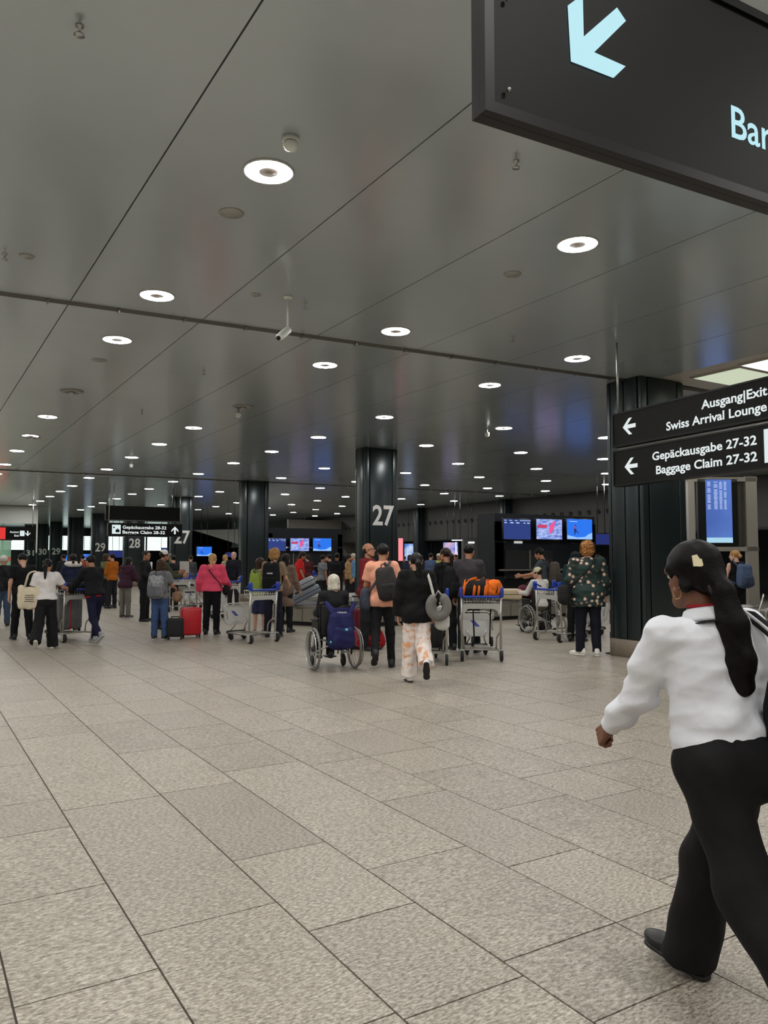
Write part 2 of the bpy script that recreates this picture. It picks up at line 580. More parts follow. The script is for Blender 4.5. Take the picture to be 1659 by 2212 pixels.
# white wedge soffits above the far screens
M_SOFF = mat('soffit_white', s2l(222, 226, 224), .5)
for j, (pxs, D, lab) in enumerate([([(415, 1145), (520, 1143), (520, 1177), (439, 1152)], 58, 'white wedge soffit beyond column 27 beside the far direction sign'), ([(570, 1139), (578, 1141), (650, 1164), (570, 1166)], 50, 'white wedge soffit above the far trio of screens')]):
    pts = [Q(x, y, D) for x, y in pxs]
    n_ = FW * .8
    vs = [tuple(p) for p in pts] + [tuple(p + n_) for p in pts]
    o = MB().add(vs, [(0, 1, 2, 3), (7, 6, 5, 4), (0, 4, 5, 1), (1, 5, 6, 2), (2, 6, 7, 3), (3, 7, 4, 0)])
    tag(o.build('soffit', M_SOFF), lab, 'soffit', kind='structure')

# ---- columns
M_COL = mat('column_paint', s2l(40, 50, 52), .30, .35, noise=.06, nscale=1.2, spec=.6)
M_CORE = mat('column_core', s2l(14, 17, 19), .5)
M_PLINTH = mat('plinth_stone', s2l(128, 116, 102), .5, noise=.12, nscale=50)
M_NUM = mat('number_white', s2l(236, 236, 233), .5)
def column(x0, y0, w, d, number=None, lab='', nh=.53, nz_=2.46, numw=None, ncen=.56):
    t = empty('column', (x0 + w / 2, y0 + d / 2, 0), 0, lab, 'column', 'dark steel columns down the hall', 'structure')
    MB().box((0, 0, CH / 2), (w - .1, d - .1, CH)).build('core', M_CORE, t)
    MB().rbox((0, 0, .14), (w + .01, d + .01, .28), .01, 1).build('plinth', M_PLINTH, t)
    h0, h1 = .285, CH
    hc, hh = (h0 + h1) / 2, h1 - h0
    gap = .02
    # front and back: one wide panel between two corner strips; sides: two panels
    cw = .16
    for sy in (-1, 1):
        MB().rbox((0, sy * (d / 2 - .03), hc), (w - 2 * cw - 2 * gap, .06, hh), .012, 2).build('cladding_panel', M_COL, t)
        for sx in (-1, 1):
            MB().rbox((sx * (w / 2 - cw / 2), sy * (d / 2 - .035), hc), (cw, .07, hh), .03, 3).build('corner_strip', M_COL, t)
    for sx in (-1, 1):
        n = 2 if d > .5 else 1
        pw = (d - .14 - gap * (n + 1)) / n
        for q in range(n):
            MB().rbox((sx * (w / 2 - .03), -d / 2 + .07 + gap + pw / 2 + q * (pw + gap), hc), (.06, pw, hh), .012, 2).build('cladding_panel', M_COL, t)
    if number:
        text('number', number, M_NUM, t, face_mat((w * (ncen - .5), -d / 2 - .006, nz_), (1, 0, 0)), numw, nh, 'CENTER', .022)
    return t
column(9.86, 8.35, 1.05, .72, None, 'broad dark panelled column beside the direction signs')
column(10.12, 17.55, 1.02, .50, '27', 'dark column with the large white number 27 behind the travellers', numw=.66)
column(10.62, 27.4, 1.02, .50, None, 'dark column without a number behind the curly-haired traveller')
def far_col(pl, pr, D, number, lab, nz_=2.36, nh=.5, nw=.62):
    a = Q(pl, 1207, D)
    w = V(pr, 1207, a, (1, 0, 0))[0] - a[0]
    column(a[0], a[1], w, .45, number, lab, nh, nz_, min(nw, w * .8), .5)
far_col(370, 415, 36.6, '27', 'dark column whose white 27 is half covered by the far direction sign', 2.3, .62, .75)
far_col(268, 312, 44, '28', 'dark column with the white number 28 below the far direction sign', 2.2, .53)
far_col(198, 234, 50, '29', 'dark column with the bolder white 29 left of the 28', 2.05, .55)
far_col(147, 180, 55, None, 'plain dark column between the two columns numbered 29')
far_col(107, 134, 61, '29', 'dark column with the smaller white 29 beside the 30', 1.92, .50)
far_col(79, 104, 65, '30', 'dark column with the white number 30 far down the hall', 1.92, .50)
far_col(52, 77, 68, '31', 'dark column with the white number 31, farthest down the hall', 1.85, .48)
for pl, pr, D, lab in [(1092, 1118, 38, 'slim dark column above the near trio of screens'), (903, 936, 44.5, 'slim dark column right of the pink light strip'), (662, 688, 56, 'slim dark column behind the far trio of screens')]:
    a = Q(pl, 1207, D)
    w = V(pr, 1207, a, (1, 0, 0))[0] - a[0]
    column(a[0], a[1], w, .5, None, lab)

# ---- ceiling fittings
M_RING = lit('ring_glow', (1.0, .98, .95), LAMP)
M_RING2 = lit('ring_glow_far', (1.0, .98, .95), LAMP * .62)
M_TRIM = mat('lamp_trim', s2l(225, 225, 222), .4)
M_DISC = mat('lamp_disc', s2l(150, 140, 132), .5)
UROW = [5.5, 8.72, 10.75, 14.2, 17.3, 20.2, 23.2, 26.7, 29.8, 33.4, 36.4, 39.6, 43.0, 46.2, 49.5]
proto = None
ring2 = None
placed = []
ordn = ('first', 'second', 'third', 'fourth', 'fifth', 'sixth', 'seventh', 'eighth', 'ninth', 'tenth', 'eleventh', 'twelfth', 'thirteenth', 'fourteenth', 'fifteenth', 'sixteenth', 'seventeenth', 'eighteenth', 'nineteenth', 'twentieth')
def ring_lamp(x, y, lab):
    global proto
    if proto is None:
        t = empty('ring_ceiling_lamp', (0, 0, 0), 0, 'x', 'ceiling lamp', 'round ring lamps in the ceiling')
        MB().lathe([(.074, -.012), (.178, -.012)], 20, caps=False).build('glowing_ring', M_RING, t)
        t.children[0].data.polygons.foreach_set('use_smooth', np.zeros(len(t.children[0].data.polygons), dtype=bool))
        MB().lathe([(.178, -.0125), (.190, -.014), (.194, 0), (.178, 0)], 28, closed=True).build('trim_ring', M_TRIM, t)
        MB().lathe([(.0001, -.013), (.072, -.013), (.074, -.004)], 20).build('centre_disc', M_DISC, t)
        proto = t
    else:
        t = copy_tree(proto)
    t.location = (x, y, CH)
    t['label'] = lab
    return t
rows = {0: 'over the left aisle', 1: 'one row right of the left aisle', 2: 'two rows right of the left aisle', 3: 'three rows right of the left aisle', 4: 'four rows right of the left aisle', 5: 'five rows right of the left aisle', 6: 'six rows right of the left aisle', 7: 'seven rows right of the left aisle', -1: 'one row left of the aisle', -2: 'two rows left of the aisle', -3: 'three rows left of the aisle', -4: 'four rows left of the aisle'}
for j in range(-4, 8):
    Vx = 2.13 + 2.98 * j
    cnt = back = 0
    for U in [-6.6, -3.5, -.5, 2.4] + UROW:
        u = U - .075 * (Vx + .1)
        x = Vx + .013 * u + .04
        if U == 14.2 and j in (0, 1): continue
        if x > 10.2 and u < 9: continue
        if x > 24.9 or (x < 6.4 and u > 47): continue
        hid = U < 5 or j < 0
        lab = 'ring lamp %s, %s' % (rows[j], (ordn[cnt] + ' from the viewer') if not hid else ('outside the picture, ' + ordn[back] + ' of its row'))
        t = ring_lamp(x, u, lab)
        if U > 12:
            ch = [c_ for c_ in t.children if c_.name.startswith('glowing_ring')][0]
            if ring2 is None:
                ring2 = ch.data.copy(); ring2.materials.clear(); ring2.materials.append(M_RING2)
            ch.data = ring2
        if hid: back += 1
        else: cnt += 1
M_STEEL = mat('steel', s2l(190, 190, 188), .28, .9)
M_WPLAS = mat('white_plastic', s2l(238, 243, 236), .4)
M_GPLAS = mat('grey_plate', s2l(168, 168, 164), .4, .3)
def sprinkler(px, py, lab):
    p = P(px, py, CH)
    t = empty('sprinkler', (p[0], p[1], CH), 0, lab, 'sprinkler', 'ceiling sprinklers')
    MB().lathe([(.022, 0), (.022, -.008), (.009, -.012), (.008, -.05)], 12).build('stem', M_STEEL, t)
    MB().lathe([(.0001, -.05), (.028, -.052), (.030, -.058), (.0001, -.058)], 12).build('deflector', M_STEEL, t)
for q, lab in [((172, 55), 'chrome sprinkler at the top left corner of the ceiling'), ((1115, 347), 'chrome sprinkler under the near black sign'), ((10, 548), 'chrome sprinkler at the left edge beside a cover plate'), ((658, 655), 'chrome sprinkler beside the security camera'), ((1107, 728), 'chrome sprinkler in front of the slot, right of the lamps'), ((440, 801), 'chrome sprinkler beyond the slot on the left side'), ((1437, 780), 'chrome sprinkler by the white lit bay'), ((307, 888), 'chrome sprinkler far down the ceiling, left of the lamps'), ((680, 940), 'chrome sprinkler far down the ceiling near column 27'), ((1105, 875), 'chrome sprinkler far down the ceiling on the right')]:
    sprinkler(*q, lab)
def cover(px, py, r, lab):
    p = P(px, py, CH)
    o = MB().lathe([(.0001, -.010), (r * .93, -.010), (r, -.004), (r, 0)], 24).build('cover_plate', M_GPLAS)
    o.location = (p[0], p[1], CH)
    tag(o, lab, 'cover plate', 'round ceiling cover plates')
for q in [(500, 460, .105, 'round grey cover plate below the nearest ring lamp'), (58, 553, .07, 'small round cover plate at the left edge'), (1107, 592, .09, 'round cover plate between the second and third lamps on the right'), (553, 636, .055, 'small round cover plate left of the security camera'), (215, 778, .11, 'round cover plate beyond the slot on the far left')]:
    cover(*q)
p = P(628, 297, CH)
t = empty('smoke_detector', (p[0], p[1], CH), 0, 'white smoke detector beside the nearest ring lamp', 'smoke detector')
MB().lathe([(.058, 0), (.058, -.028), (.055, -.034)], 24).build('base', M_WPLAS, t)
MB().lathe([(.052, -.038), (.054, -.052), (.044, -.080), (.022, -.092), (.0001, -.093)], 24).build('head', M_WPLAS, t)
MB().lathe([(.050, -.033), (.050, -.039)], 24).build('vent_slot', M_CORE, t)
for (px, py, lab) in [(155, 845, 'round loudspeaker dish in the ceiling, left of the lamp rows'), (525, 878, 'round loudspeaker dish in the ceiling above the unnumbered column'), (68, 944, 'round loudspeaker dish in the ceiling at the far left')]:
    p = P(px, py, CH)
    t = empty('ceiling_speaker', (p[0], p[1], CH), 0, lab, 'speaker', 'ceiling loudspeakers')
    MB().lathe([(.20, 0), (.20, -.012), (.13, -.03), (.12, -.012), (.0001, -.012)], 24).build('dish', M_GPLAS, t)
    MB().lathe([(.06, -.012), (.055, -.05), (.0001, -.06)], 16).build('cone', M_STEEL, t)
# security camera on its rod
p = P(622, 680, CH)
p = P(622, 640, CH); pc = Q(622, 676, float(np.array([p[0], p[1], 0]) @ FW))
t = empty('security_camera', (p[0], p[1], CH), hdg(150), 'white security camera hanging on a thin rod from the ceiling', 'camera')
D_ = float(np.array([p[0], p[1], 0]) @ FW)
zc = Q(622, 712, D_)[2] - CH
MB().lathe([(.0001, -.0), (.05, -.0), (.05, -.02), (.014, -.024)], 16).tube([(0, 0, 0), (0, 0, zc)], .011, 8).build('rod', M_WPLAS, t)
Mc = Matrix.Translation((0, .03, zc - .03)) @ Matrix.Rotation(R(-38), 4, 'X')
MB().rbox((0, .05, 0), (.085, .24, .075), .03, 3, Mc).build('housing', M_WPLAS, t)
MB().lathe([(.026, 0), (.026, .012), (.02, .014), (.0001, .008)], 14, M=Mc @ Matrix.Translation((0, .166, 0)) @ Matrix.Rotation(R(-90), 4, 'X')).build('lens', M_CORE, t)
MB().tube([(0, 0, zc + .01), (0, .02, zc - .02)], .018, 8).build('bracket', M_WPLAS, t)
for (px, py, lab) in [(515, 887, 'white dome camera below the ceiling loudspeaker'), (1052, 932, 'white dome camera between the far ring lamps'), (284, 1003, 'white dome camera far down the left side')]:
    p = P(px, py - 8, CH)
    t = empty('dome_camera', (p[0], p[1], CH), 0, lab, 'camera', 'dome cameras')
    MB().lathe([(.02, 0), (.02, -.10), (.055, -.11), (.06, -.15)], 14).build('mount', M_WPLAS, t)
    MB().ball((0, 0, -.16), .055, 12).build('dome', M_WPLAS, t)
# ================================================================ SIGNS, SCREENS, FURNITURE
M_SIGN = mat('sign_black', s2l(15, 15, 16), .5, spec=.2)
M_SIGNF = mat('sign_frame', s2l(15, 15, 16), .4, 0, spec=.25)
M_GLOW = lit('sign_glow', (.55, .88, .96), .95)
M_GLOWW = lit('sign_glow_white', (.86, .93, .92), .9)
M_REDGLOW = lit('sign_red', (.85, .05, .05), .9)

def poly_face(name, pts2, m, parent, M, th=.003):
    """flat shape from (x, y) points in the XY plane of M"""
    o = MB().prism(pts2, 0, th).build(name, m, parent)
    o.matrix_local = M
    return o
def arrow_pts(cx, cy, s, ang):
    """arrow pointing along ang degrees, overall size s"""
    a = [(.5, 0), (.02, .46), (-.22, .46), (.15, .11), (-.5, .11), (-.5, -.11), (.15, -.11), (-.22, -.46), (.02, -.46)]
    c, n = math.cos(R(ang)), math.sin(R(ang))
    return [(cx + s * (x * c - y * n), cy + s * (x * n + y * c)) for x, y in a]
def sign_box(name, p0, dirn, L, h, th, lab, group=None, zb=0.0):
    """hanging box: p0 bottom left end, dirn reading direction; returns (root, face matrix)"""
    d = Vector((dirn[0], dirn[1], 0)).normalized()
    rz = math.atan2(d.y, d.x)
    t = empty(name, p0, rz, lab, 'sign', group)
    MB().box((L / 2, th / 2, h / 2), (L, th, h)).build('body', M_SIGNF, t)
    MB().box((L / 2, -.006, h / 2), (L - .05, .012, h - .05)).build('face_panel', M_SIGN, t)
    fr = MB()
    for x in (.012, L - .012): fr.box((x, -.01, h / 2), (.024, .022, h))
    for z in (.012, h - .012): fr.box((L / 2, -.01, z), (L - .048, .022, .024))
    fr.build('frame', M_SIGNF, t)
    return t
def rods(t, pts, top, r=.02, m=None):
    for p in pts: MB().tube([p, (p[0], p[1], top)], r, 8).build('hanger_rod', m or M_STEEL, t)
FM = lambda x, z: face_mat((x, -.0135, z), (1, 0, 0))

# near sign at the top right: only its lower left end is in the picture
d1 = RT * math.sin(R(61.8)) + FW * math.cos(R(61.8))
p0 = P(1036, 247, 2.50)
t = sign_box('hanging_sign', p0, d1, 2.6, .52, .028, 'large black sign with a pale blue diagonal arrow, nearest the viewer')
org = np.array(p0)
def on_sign(px, py, o_, d_):
    q = V(px, py, o_, d_)
    return float((q - o_) @ d_), float(q[2] - o_[2])
ap = [(580, 50), (655, -5), (660, 215), (835, 62), (882, 132), (715, 297), (880, 370), (820, 428), (597, 342)]
pts = [on_sign(980 + x / 2.443, y / 2.443, org, d1) for x, y in ap]
poly_face('arrow', pts[::-1] if False else pts, M_GLOW, t, FM(0, 0))
bx, bz = on_sign(1571, 300, org, d1)
text('lettering', 'Bar', M_GLOW, t, FM(bx, bz), None, .088, 'LEFT', .012)
sb = MB()
for q in range(3): sb.ball((.06, -.022, .06 + q * .2), (.006, .006, .006), 6)
sb.build('screw', M_STEEL, t)
rods(t, [(.4, .014, .52), (2.2, .014, .52)], CH - 2.50)

# pair of signs beside the broad column
d2 = RT * math.sin(R(24.8)) - FW * math.cos(R(24.8))
base = Q(1327, 1052, 10.4)
M_ICON = lit('icon_plate', (.80, .92, .92), .9)
for (zt, zb_, lines, lab) in [(895, 968, [('Ausgang|Exit', 1517, 1660, 893, 866), ('Swiss Arrival Lounge', 1441, 1659, 928, 900)], 'black sign reading Ausgang|Exit and Swiss Arrival Lounge with a left arrow'), (975, 1052, [('Gepäckausgabe 27-32', 1411, 1637, 999, 970), ('Baggage Claim 27-32', 1419, 1638, 1020, 995)], 'black sign reading Gepäckausgabe 27-32 and Baggage Claim with a left arrow')]:
    zl = Q(1327, zb_, 10.4)[2]
    zh = Q(1327, zt, 10.4)[2]
    o_ = np.array([base[0], base[1], zl])
    h = zh - zl
    t = sign_box('hanging_sign', o_, d2, 3.3, h, .14, lab, 'pair of signs beside the broad column')
    x0, z0 = on_sign(1347, zb_ - 44, o_, d2) if zt == 895 else on_sign(1351, zb_ - 43, o_, d2)
    poly_face('arrow', arrow_pts(x0 + .12, z0 + .0, .235, 180), M_GLOWW, t, FM(0, 0))
    for i, (s_, xa, xb, ya, yb) in enumerate(lines):
        a = on_sign(xa, ya, o_, d2)[0]
        b = on_sign(xb, yb, o_, d2)[0]
        zz = h * (.57 if i == 0 else .20)
        text('lettering', s_, M_GLOWW, t, FM(a, zz), b - a, .105, 'LEFT', .022)
    if zt == 975:
        xi = on_sign(1652, 990, o_, d2)[0]
        MB().rbox((xi + .19, -.016, h * .5), (.36, .006, .36), .03, 3).build('pictogram_plate', M_ICON, t)
        ic = MB().box((xi + .23, -.022, h * .42), (.17, .006, .13)).box((xi + .23, -.022, h * .60), (.06, .006, .05))
        ic.build('suitcase_pictogram', M_SIGN, t)
    else:
        rods(t, [(.02, .07, h), (2.9, .07, h)], CH - zl, .013, mat('rod_grey', s2l(168, 168, 160), .35, .7))
    if zt == 895:
        MB().box((1.6, .07, -.02), (3.1, .05, .03)).build('light_gap', mat('gap_strip', s2l(150, 150, 145), .3, .6), t)

# far direction sign between the columns
def far_sign(pl, pr, D, yt, yb, lab):
    a = Q(pl, yb, D)
    w = V(pr, 1207, a, (1, 0, 0))[0] - a[0]
    h = Q(pl, yt, D)[2] - a[2]
    return sign_box('hanging_sign', a, (1, 0), w, h, .2, lab), a, w, h
t, a, w, h = far_sign(233, 392, 31, 1129, 1157, 'far black sign reading Gepäckausgabe 28-32 with an upward arrow')
k = w / 159.0
poly_face('arrow', arrow_pts((376 - 233) * k, h * .5, h * .62, 90), M_GLOWW, t, FM(0, 0))
text('lettering', 'Gepäckausgabe 28-32', M_GLOWW, t, FM((263 - 233) * k, h * .56), (357 - 263) * k, h * .25, 'LEFT', .02)
text('lettering', 'Baggage Claim 28-32', M_GLOWW, t, FM((263 - 233) * k, h * .18), (354 - 263) * k, h * .25, 'LEFT', .02)
MB().rbox((17 * k, -.016, h * .5), (18 * k, .006, h * .70), .03, 2).build('pictogram_plate', M_ICON, t)
MB().box((19.5 * k, -.022, h * .38), (8 * k, .006, h * .22)).box((19.5 * k, -.022, h * .53), (3 * k, .006, h * .06)).ball((12 * k, -.02, h * .64), (.035, .004, .035), 8).build('suitcase_pictogram', M_SIGN, t)
rods(t, [(w - .05, .1, h), (.05, .1, h)], CH - a[2])
t2 = empty('hanging_sign', Q(230, 1124, 31.2), 0, 'blank black box hanging just above the far direction sign', 'sign')
MB().box((w / 2, .1, .3), (w + .06, .2, .60)).build('body', M_SIGN, t2)
rods(t2, [(.3, .1, .6), (w - .3, .1, .6)], CH - t2.location[2])
MB().box((w / 2, -.01, .02), (w + .04, .02, .03)).build('lower_lip', mat('gap_strip2', s2l(110, 110, 106), .3, .5), t2)
# exit sign at the far left with a red plate
a = Q(-40, 1166, 38)
t = sign_box('hanging_sign', a, (1, 0), V(74, 1207, a, (1, 0, 0))[0] - a[0], .66, .2, 'black exit sign with a red plate hanging over the bright passage')
L_ = V(74, 1207, a, (1, 0, 0))[0] - a[0]
k = L_ / 114.0
MB().box((28 * k, -.016, .33), (44 * k, .006, .58)).build('red_plate', M_REDGLOW, t)
text('lettering', 'Ausgang', M_GLOWW, t, FM(59 * k, .36), 20 * k, .1, 'LEFT', .02)
text('lettering', 'Exit', M_GLOWW, t, FM(69 * k, .18), 10 * k, .1, 'LEFT', .02)
MB().rbox((86 * k, -.016, .34), (10 * k, .006, .27), .02, 2).build('pictogram_plate', M_ICON, t)
poly_face('arrow', arrow_pts(98 * k, .34, .26, -90), M_GLOWW, t, FM(0, 0))
rods(t, [(L_ - .1, .1, .66), (L_ - 2.1, .1, .66)], CH - a[2])

# ---- screens
def glow_mix(name, c0, c1, strength, scale=(2, 2, 2), rot=0):
    m = bpy.data.materials.new(name)
    m.use_nodes = True
    nt = m.node_tree
    nt.nodes.clear()
    tc = nt.nodes.new('ShaderNodeTexCoord')
    mp = nt.nodes.new('ShaderNodeMapping'); mp.inputs['Scale'].default_value = scale; mp.inputs['Rotation'].default_value = (0, 0, rot)
    nt.links.new(tc.outputs['Object'], mp.inputs[0])
    n = nt.nodes.new('ShaderNodeTexNoise'); n.inputs['Scale'].default_value = 1.6; n.inputs['Detail'].default_value = 3
    nt.links.new(mp.outputs[0], n.inputs['Vector'])
    r = nt.nodes.new('ShaderNodeValToRGB')
    r.color_ramp.elements[0].position = .38; r.color_ramp.elements[0].color = (*c0, 1)
    r.color_ramp.elements[1].position = .62; r.color_ramp.elements[1].color = (*c1, 1)
    nt.links.new(n.outputs[0], r.inputs[0])
    e = nt.nodes.new('ShaderNodeEmission'); e.inputs[1].default_value = strength
    nt.links.new(r.outputs[0], e.inputs[0])
    o = nt.nodes.new('ShaderNodeOutputMaterial')
    nt.links.new(e.outputs[0], o.inputs[0])
    return m
M_SC_INFO = lit('screen_info', s2l(50, 66, 128), 1.0)
M_SC_ICE = glow_mix('screen_ice', s2l(84, 118, 210), s2l(178, 190, 240), 1.0, (3, 3, 9))
M_SC_SKY = lit('screen_sky', s2l(48, 120, 240), 1.0)
M_SC_SNOW = lit('screen_snow', s2l(150, 196, 255), 1.0)
M_SC_PINK = lit('screen_pink', s2l(236, 90, 150), 1.0)
M_SC_RED = lit('screen_red', s2l(200, 70, 110), 1.0)
M_SC_NAVY = lit('screen_navy', s2l(40, 50, 110), 1.0)
M_SC_TXT = lit('screen_text', s2l(196, 214, 255), 1.0)
M_BEZ = mat('bezel', s2l(12, 12, 14), .35)
def screen(loc, rz, w, h, kind, lab, group):
    t = empty('screen', loc, rz, lab, 'screen', group)
    MB().rbox((0, .03, h / 2), (w + .05, .08, h + .05), .01, 1).build('bezel', M_BEZ, t)
    m = {'info': M_SC_INFO, 'ice': M_SC_ICE, 'sky': M_SC_SKY, 'dim': M_SC_NAVY}[kind]
    d = MB().box((0, -.013, h / 2), (w, .006, h)).build('display', m, t)
    if kind == 'info':
        tx = MB()
        for q, (x, ww) in enumerate([(-.43, .08), (-.2, .12), (.02, .12), (.27, .06), (.42, .1)]):
            tx.box((x * w, -.018, h * .82), (ww * w, .002, h * .05))
        for q in range(3): tx.box(((-.44 + q * .2) * w, -.018, h * .94), (.1 * w, .002, h * .03))
        tx.box((.3 * w, -.018, h * .94), (.4 * w, .002, h * .03))
        tx.build('flight_line', M_SC_TXT, t)['kind'] = 'stuff'
    if kind == 'ice':
        MB().tube([(.20 * w, -.017, .9 * h), (.10 * w, -.017, .62 * h), (.02 * w, -.017, .3 * h)], [.03 * w, .09 * w, .05 * w], 8, flat=.05, up=(0, 1, 0)).build('climber', M_SC_PINK, t)
        MB().box((-.28 * w, -.018, .64 * h), (.36 * w, .002, .17 * h)).build('text_block', M_SC_RED, t)
        tx = MB()
        for q in range(6): tx.box((-.28 * w, -.018, (.14 + q * .07) * h), (.34 * w, .002, .02 * h))
        tx.build('text_line', M_SC_TXT, t)
    if kind == 'sky':
        s_ = MB()
        s_.prism([(-.5 * w, 0), (.5 * w, 0), (.5 * w, .34 * h), (.35 * w, .26 * h), (.2 * w, .12 * h), (-.1 * w, .09 * h), (-.5 * w, .2 * h)], .016, .019, Matrix.Rotation(R(90), 4, 'X'))
        s_.build('snow_slope', M_SC_SNOW, t)
        f = MB().tube([(-.17 * w, -.02, .72 * h), (-.19 * w, -.02, .48 * h), (-.2 * w, -.02, .22 * h)], [.02 * w, .05 * w, .015 * w], 6, flat=.05, up=(0, 1, 0))
        f.tube([(-.19 * w, -.02, .46 * h), (-.10 * w, -.02, .36 * h), (-.06 * w, -.02, .3 * h)], .018 * w, 6, flat=.05, up=(0, 1, 0))
        f.build('skier', M_SC_NAVY, t)
        MB().tube([(-.19 * w, -.022, .66 * h), (-.18 * w, -.022, .52 * h)], .03 * w, 6, flat=.05, up=(0, 1, 0)).build('skier_jacket', M_SC_RED, t)
        tx = MB().box((-.25 * w, -.018, .88 * h), (.3 * w, .002, .03 * h)); tx.build('text_line', M_SC_TXT, t)
    return t
M_PORTAL = mat('portal_navy', s2l(24, 28, 36), .4, .2)
M_BELTK = mat('rubber_black', s2l(22, 22, 23), .55, bump=.2, bscale=80)
M_INOX = mat('inox', s2l(176, 172, 162), .32, .85, noise=.06, nscale=3, bump=.05, bscale=25)
M_INOXD = mat('inox_dull', s2l(150, 146, 138), .42, .7, noise=.08, nscale=4)
trio = [('info', 'dark blue flight information screen'), ('ice', 'pale blue screen showing a climber in pink'), ('sky', 'bright blue screen showing a skier')]
def baggage_portal(pl, D, w, lab, wherelab, grp):
    """a dark core with three screens and a luggage opening, its face across the hall"""
    a = Q(pl, 1207, D)
    x0, y0 = a[0], a[1]
    t = empty('baggage_portal', (x0, y0, 0), 0, lab, 'portal', 'baggage portals', 'structure')
    MB().box((w / 2, .5, 1.55), (w, .9, 1.1)).box((.16, .5, 1.4), (.4, .9, 2.8)).box((w - .1, .5, 1.4), (.3, .9, 2.8)).box((w / 2, .5, 2.62), (w, .9, .9)).box((w / 2, .7, .45), (w, .5, .9)).build('core', M_PORTAL, t)
    MB().box((1.45, .06, 1.55), (2.1, .1, .62)).build('opening', M_BLACKW, t)
    MB().box((1.45, 0, 1.55), (.05, .04, .62)).build('divider', M_INOXD, t)
    MB().box((w * .42, -.12, 1.20), (w * .8, .26, .05)).build('ledge', M_INOX, t)
    MB().rbox((.95, .0, 2.12), (.35, .06, .08), .02, 2).build('strip_lamp', lit('strip_lamp', (.9, .92, .9), .55), t)
    return t, x0, y0
# near trio: three screens face the viewer above the portal
def place_trio(pxs, D0, yt, yb, grp, where):
    a = Q(pxs[0][0], 1207, D0)
    for (pl, pr), (kind, lb) in zip(pxs, trio):
        A = V(pl, yb, a, (1, 0, 0)); B = V(pr, yb, a, (1, 0, 0)); T = V((pl + pr) / 2, yt, a, (1, 0, 0)); Bm = V((pl + pr) / 2, yb, a, (1, 0, 0))
        screen(((A[0] + B[0]) / 2, a[1] - .06, Bm[2]), 0, B[0] - A[0], T[2] - Bm[2], kind, lb + where, grp)
place_trio([(1085, 1143), (1156, 1211), (1222, 1276)], 25.6, 1122, 1165, 'screens over the near portal', ' over the near baggage portal')
baggage_portal(1072, 25.7, 4.6, 'dark baggage portal with an opening and steel ledge behind the cream-capped man', '', '')
place_trio([(578, 616), (626, 666), (675, 714)], 37.6, 1163, 1190, 'screens over the far portal', ' over the far baggage portal')
baggage_portal(574, 37.7, 4.2, 'dark baggage portal far behind the red-shirted traveller', '', '')
for (pl, pr, D, yt, yb, kind, lab) in [(425, 457, 50, 1181, 1201, 'sky', 'small bright blue screen left of the blonde traveller in pink'), (1281, 1320, 30, 1153, 1176, 'dim', 'dark blue screen half hidden by the broad column'), (178, 198, 58, 1197, 1209, 'sky', 'tiny blue screen beyond the column marked 29'), (136, 147, 60, 1200, 1212, 'sky', 'tiny blue screen below the smaller 29'), (235, 265, 50, 1190, 1204, 'dim', 'tiny dark screen under the lit window left of the 28'), (349, 362, 50, 1184, 1194, 'dim', 'tiny dark screen beside the half covered 27'), (488, 511, 48, 1194, 1203, 'dim', 'small dark board with light edge beside the unnumbered column')]:
    a = Q(pl, yb, D); B = V(pr, yb, a, (1, 0, 0)); T = V(pl, yt, a, (1, 0, 0))
    t = screen(((a[0] + B[0]) / 2, a[1], a[2]), 0, B[0] - a[0], T[2] - a[2], kind, lab, 'far screens')
    rods(t, [(-.2, .04, T[2] - a[2]), (.2, .04, T[2] - a[2])], CH - a[2], .015, M_BEZ)
# illuminated shop windows beneath the bulkhead, and the pink strip beside column 27
def lightbox(pl, pr, D, yt, yb, m, lab, cat='light box', nm='light_box'):
    a = Q(pl, yb, D); B = V(pr, yb, a, RT); T = V(pl, yt, a, RT)
    w = float((B - a) @ RT)
    t = empty(nm, a, -R(TH), lab, cat)
    h = T[2] - a[2]
    MB().box((w / 2, .04, h / 2), (w, .08, h)).build('casing', M_BEZ, t)
    MB().box((w / 2, -.006, h / 2), (w - .04, .012, h - .04)).build('glowing_face', m, t)
    if nm == 'light_strip': MB().box((w / 2, .06, -a[2] / 2), (w * .7, .05, a[2])).build('stand', M_BEZ, t)
    else: rods(t, [(w * .3, .04, h), (w * .7, .04, h)], CH - a[2], .012, M_BEZ)
    return t, w, h
lightbox(859, 872, 23.5, 1161, 1213, lit('pink_glow', s2l(255, 150, 158), 1.0), 'pink glowing vertical light strip beside column 27', 'light strip', 'light_strip')
M_AD = glow_mix('ad_blue', s2l(60, 120, 220), s2l(220, 235, 250), .9, (1, 1, 1))
t, w, h = lightbox(873, 903, 46, 1174, 1212, M_AD, 'blue advertising light box behind the dark-haired traveller')
t, w, h = lightbox(957, 990, 40, 1171, 1206, glow_mix('ad_mix', s2l(60, 120, 220), s2l(240, 200, 215), .9, (1.2, 1, 1)), 'bright advertising light box with a pink figure behind the black-shirted traveller')
MB().box((w * .85, -.016, h * .4), (.07, .006, h * 1.2)).build('white_edge_lamp', lit('edge_lamp', (.85, .9, 1), 1.0), t)
lightbox(975, 1003, 39, 1165, 1169, lit('shop_tube', (.9, .95, .92), 1.2), 'thin white shop tube light above the advertising light box', 'light')
lightbox(1006, 1026, 38, 1169, 1175, lit('shop_tube2', (.9, .95, .88), 1.0), 'short white shop light above the dark-grey-shirted man', 'light')
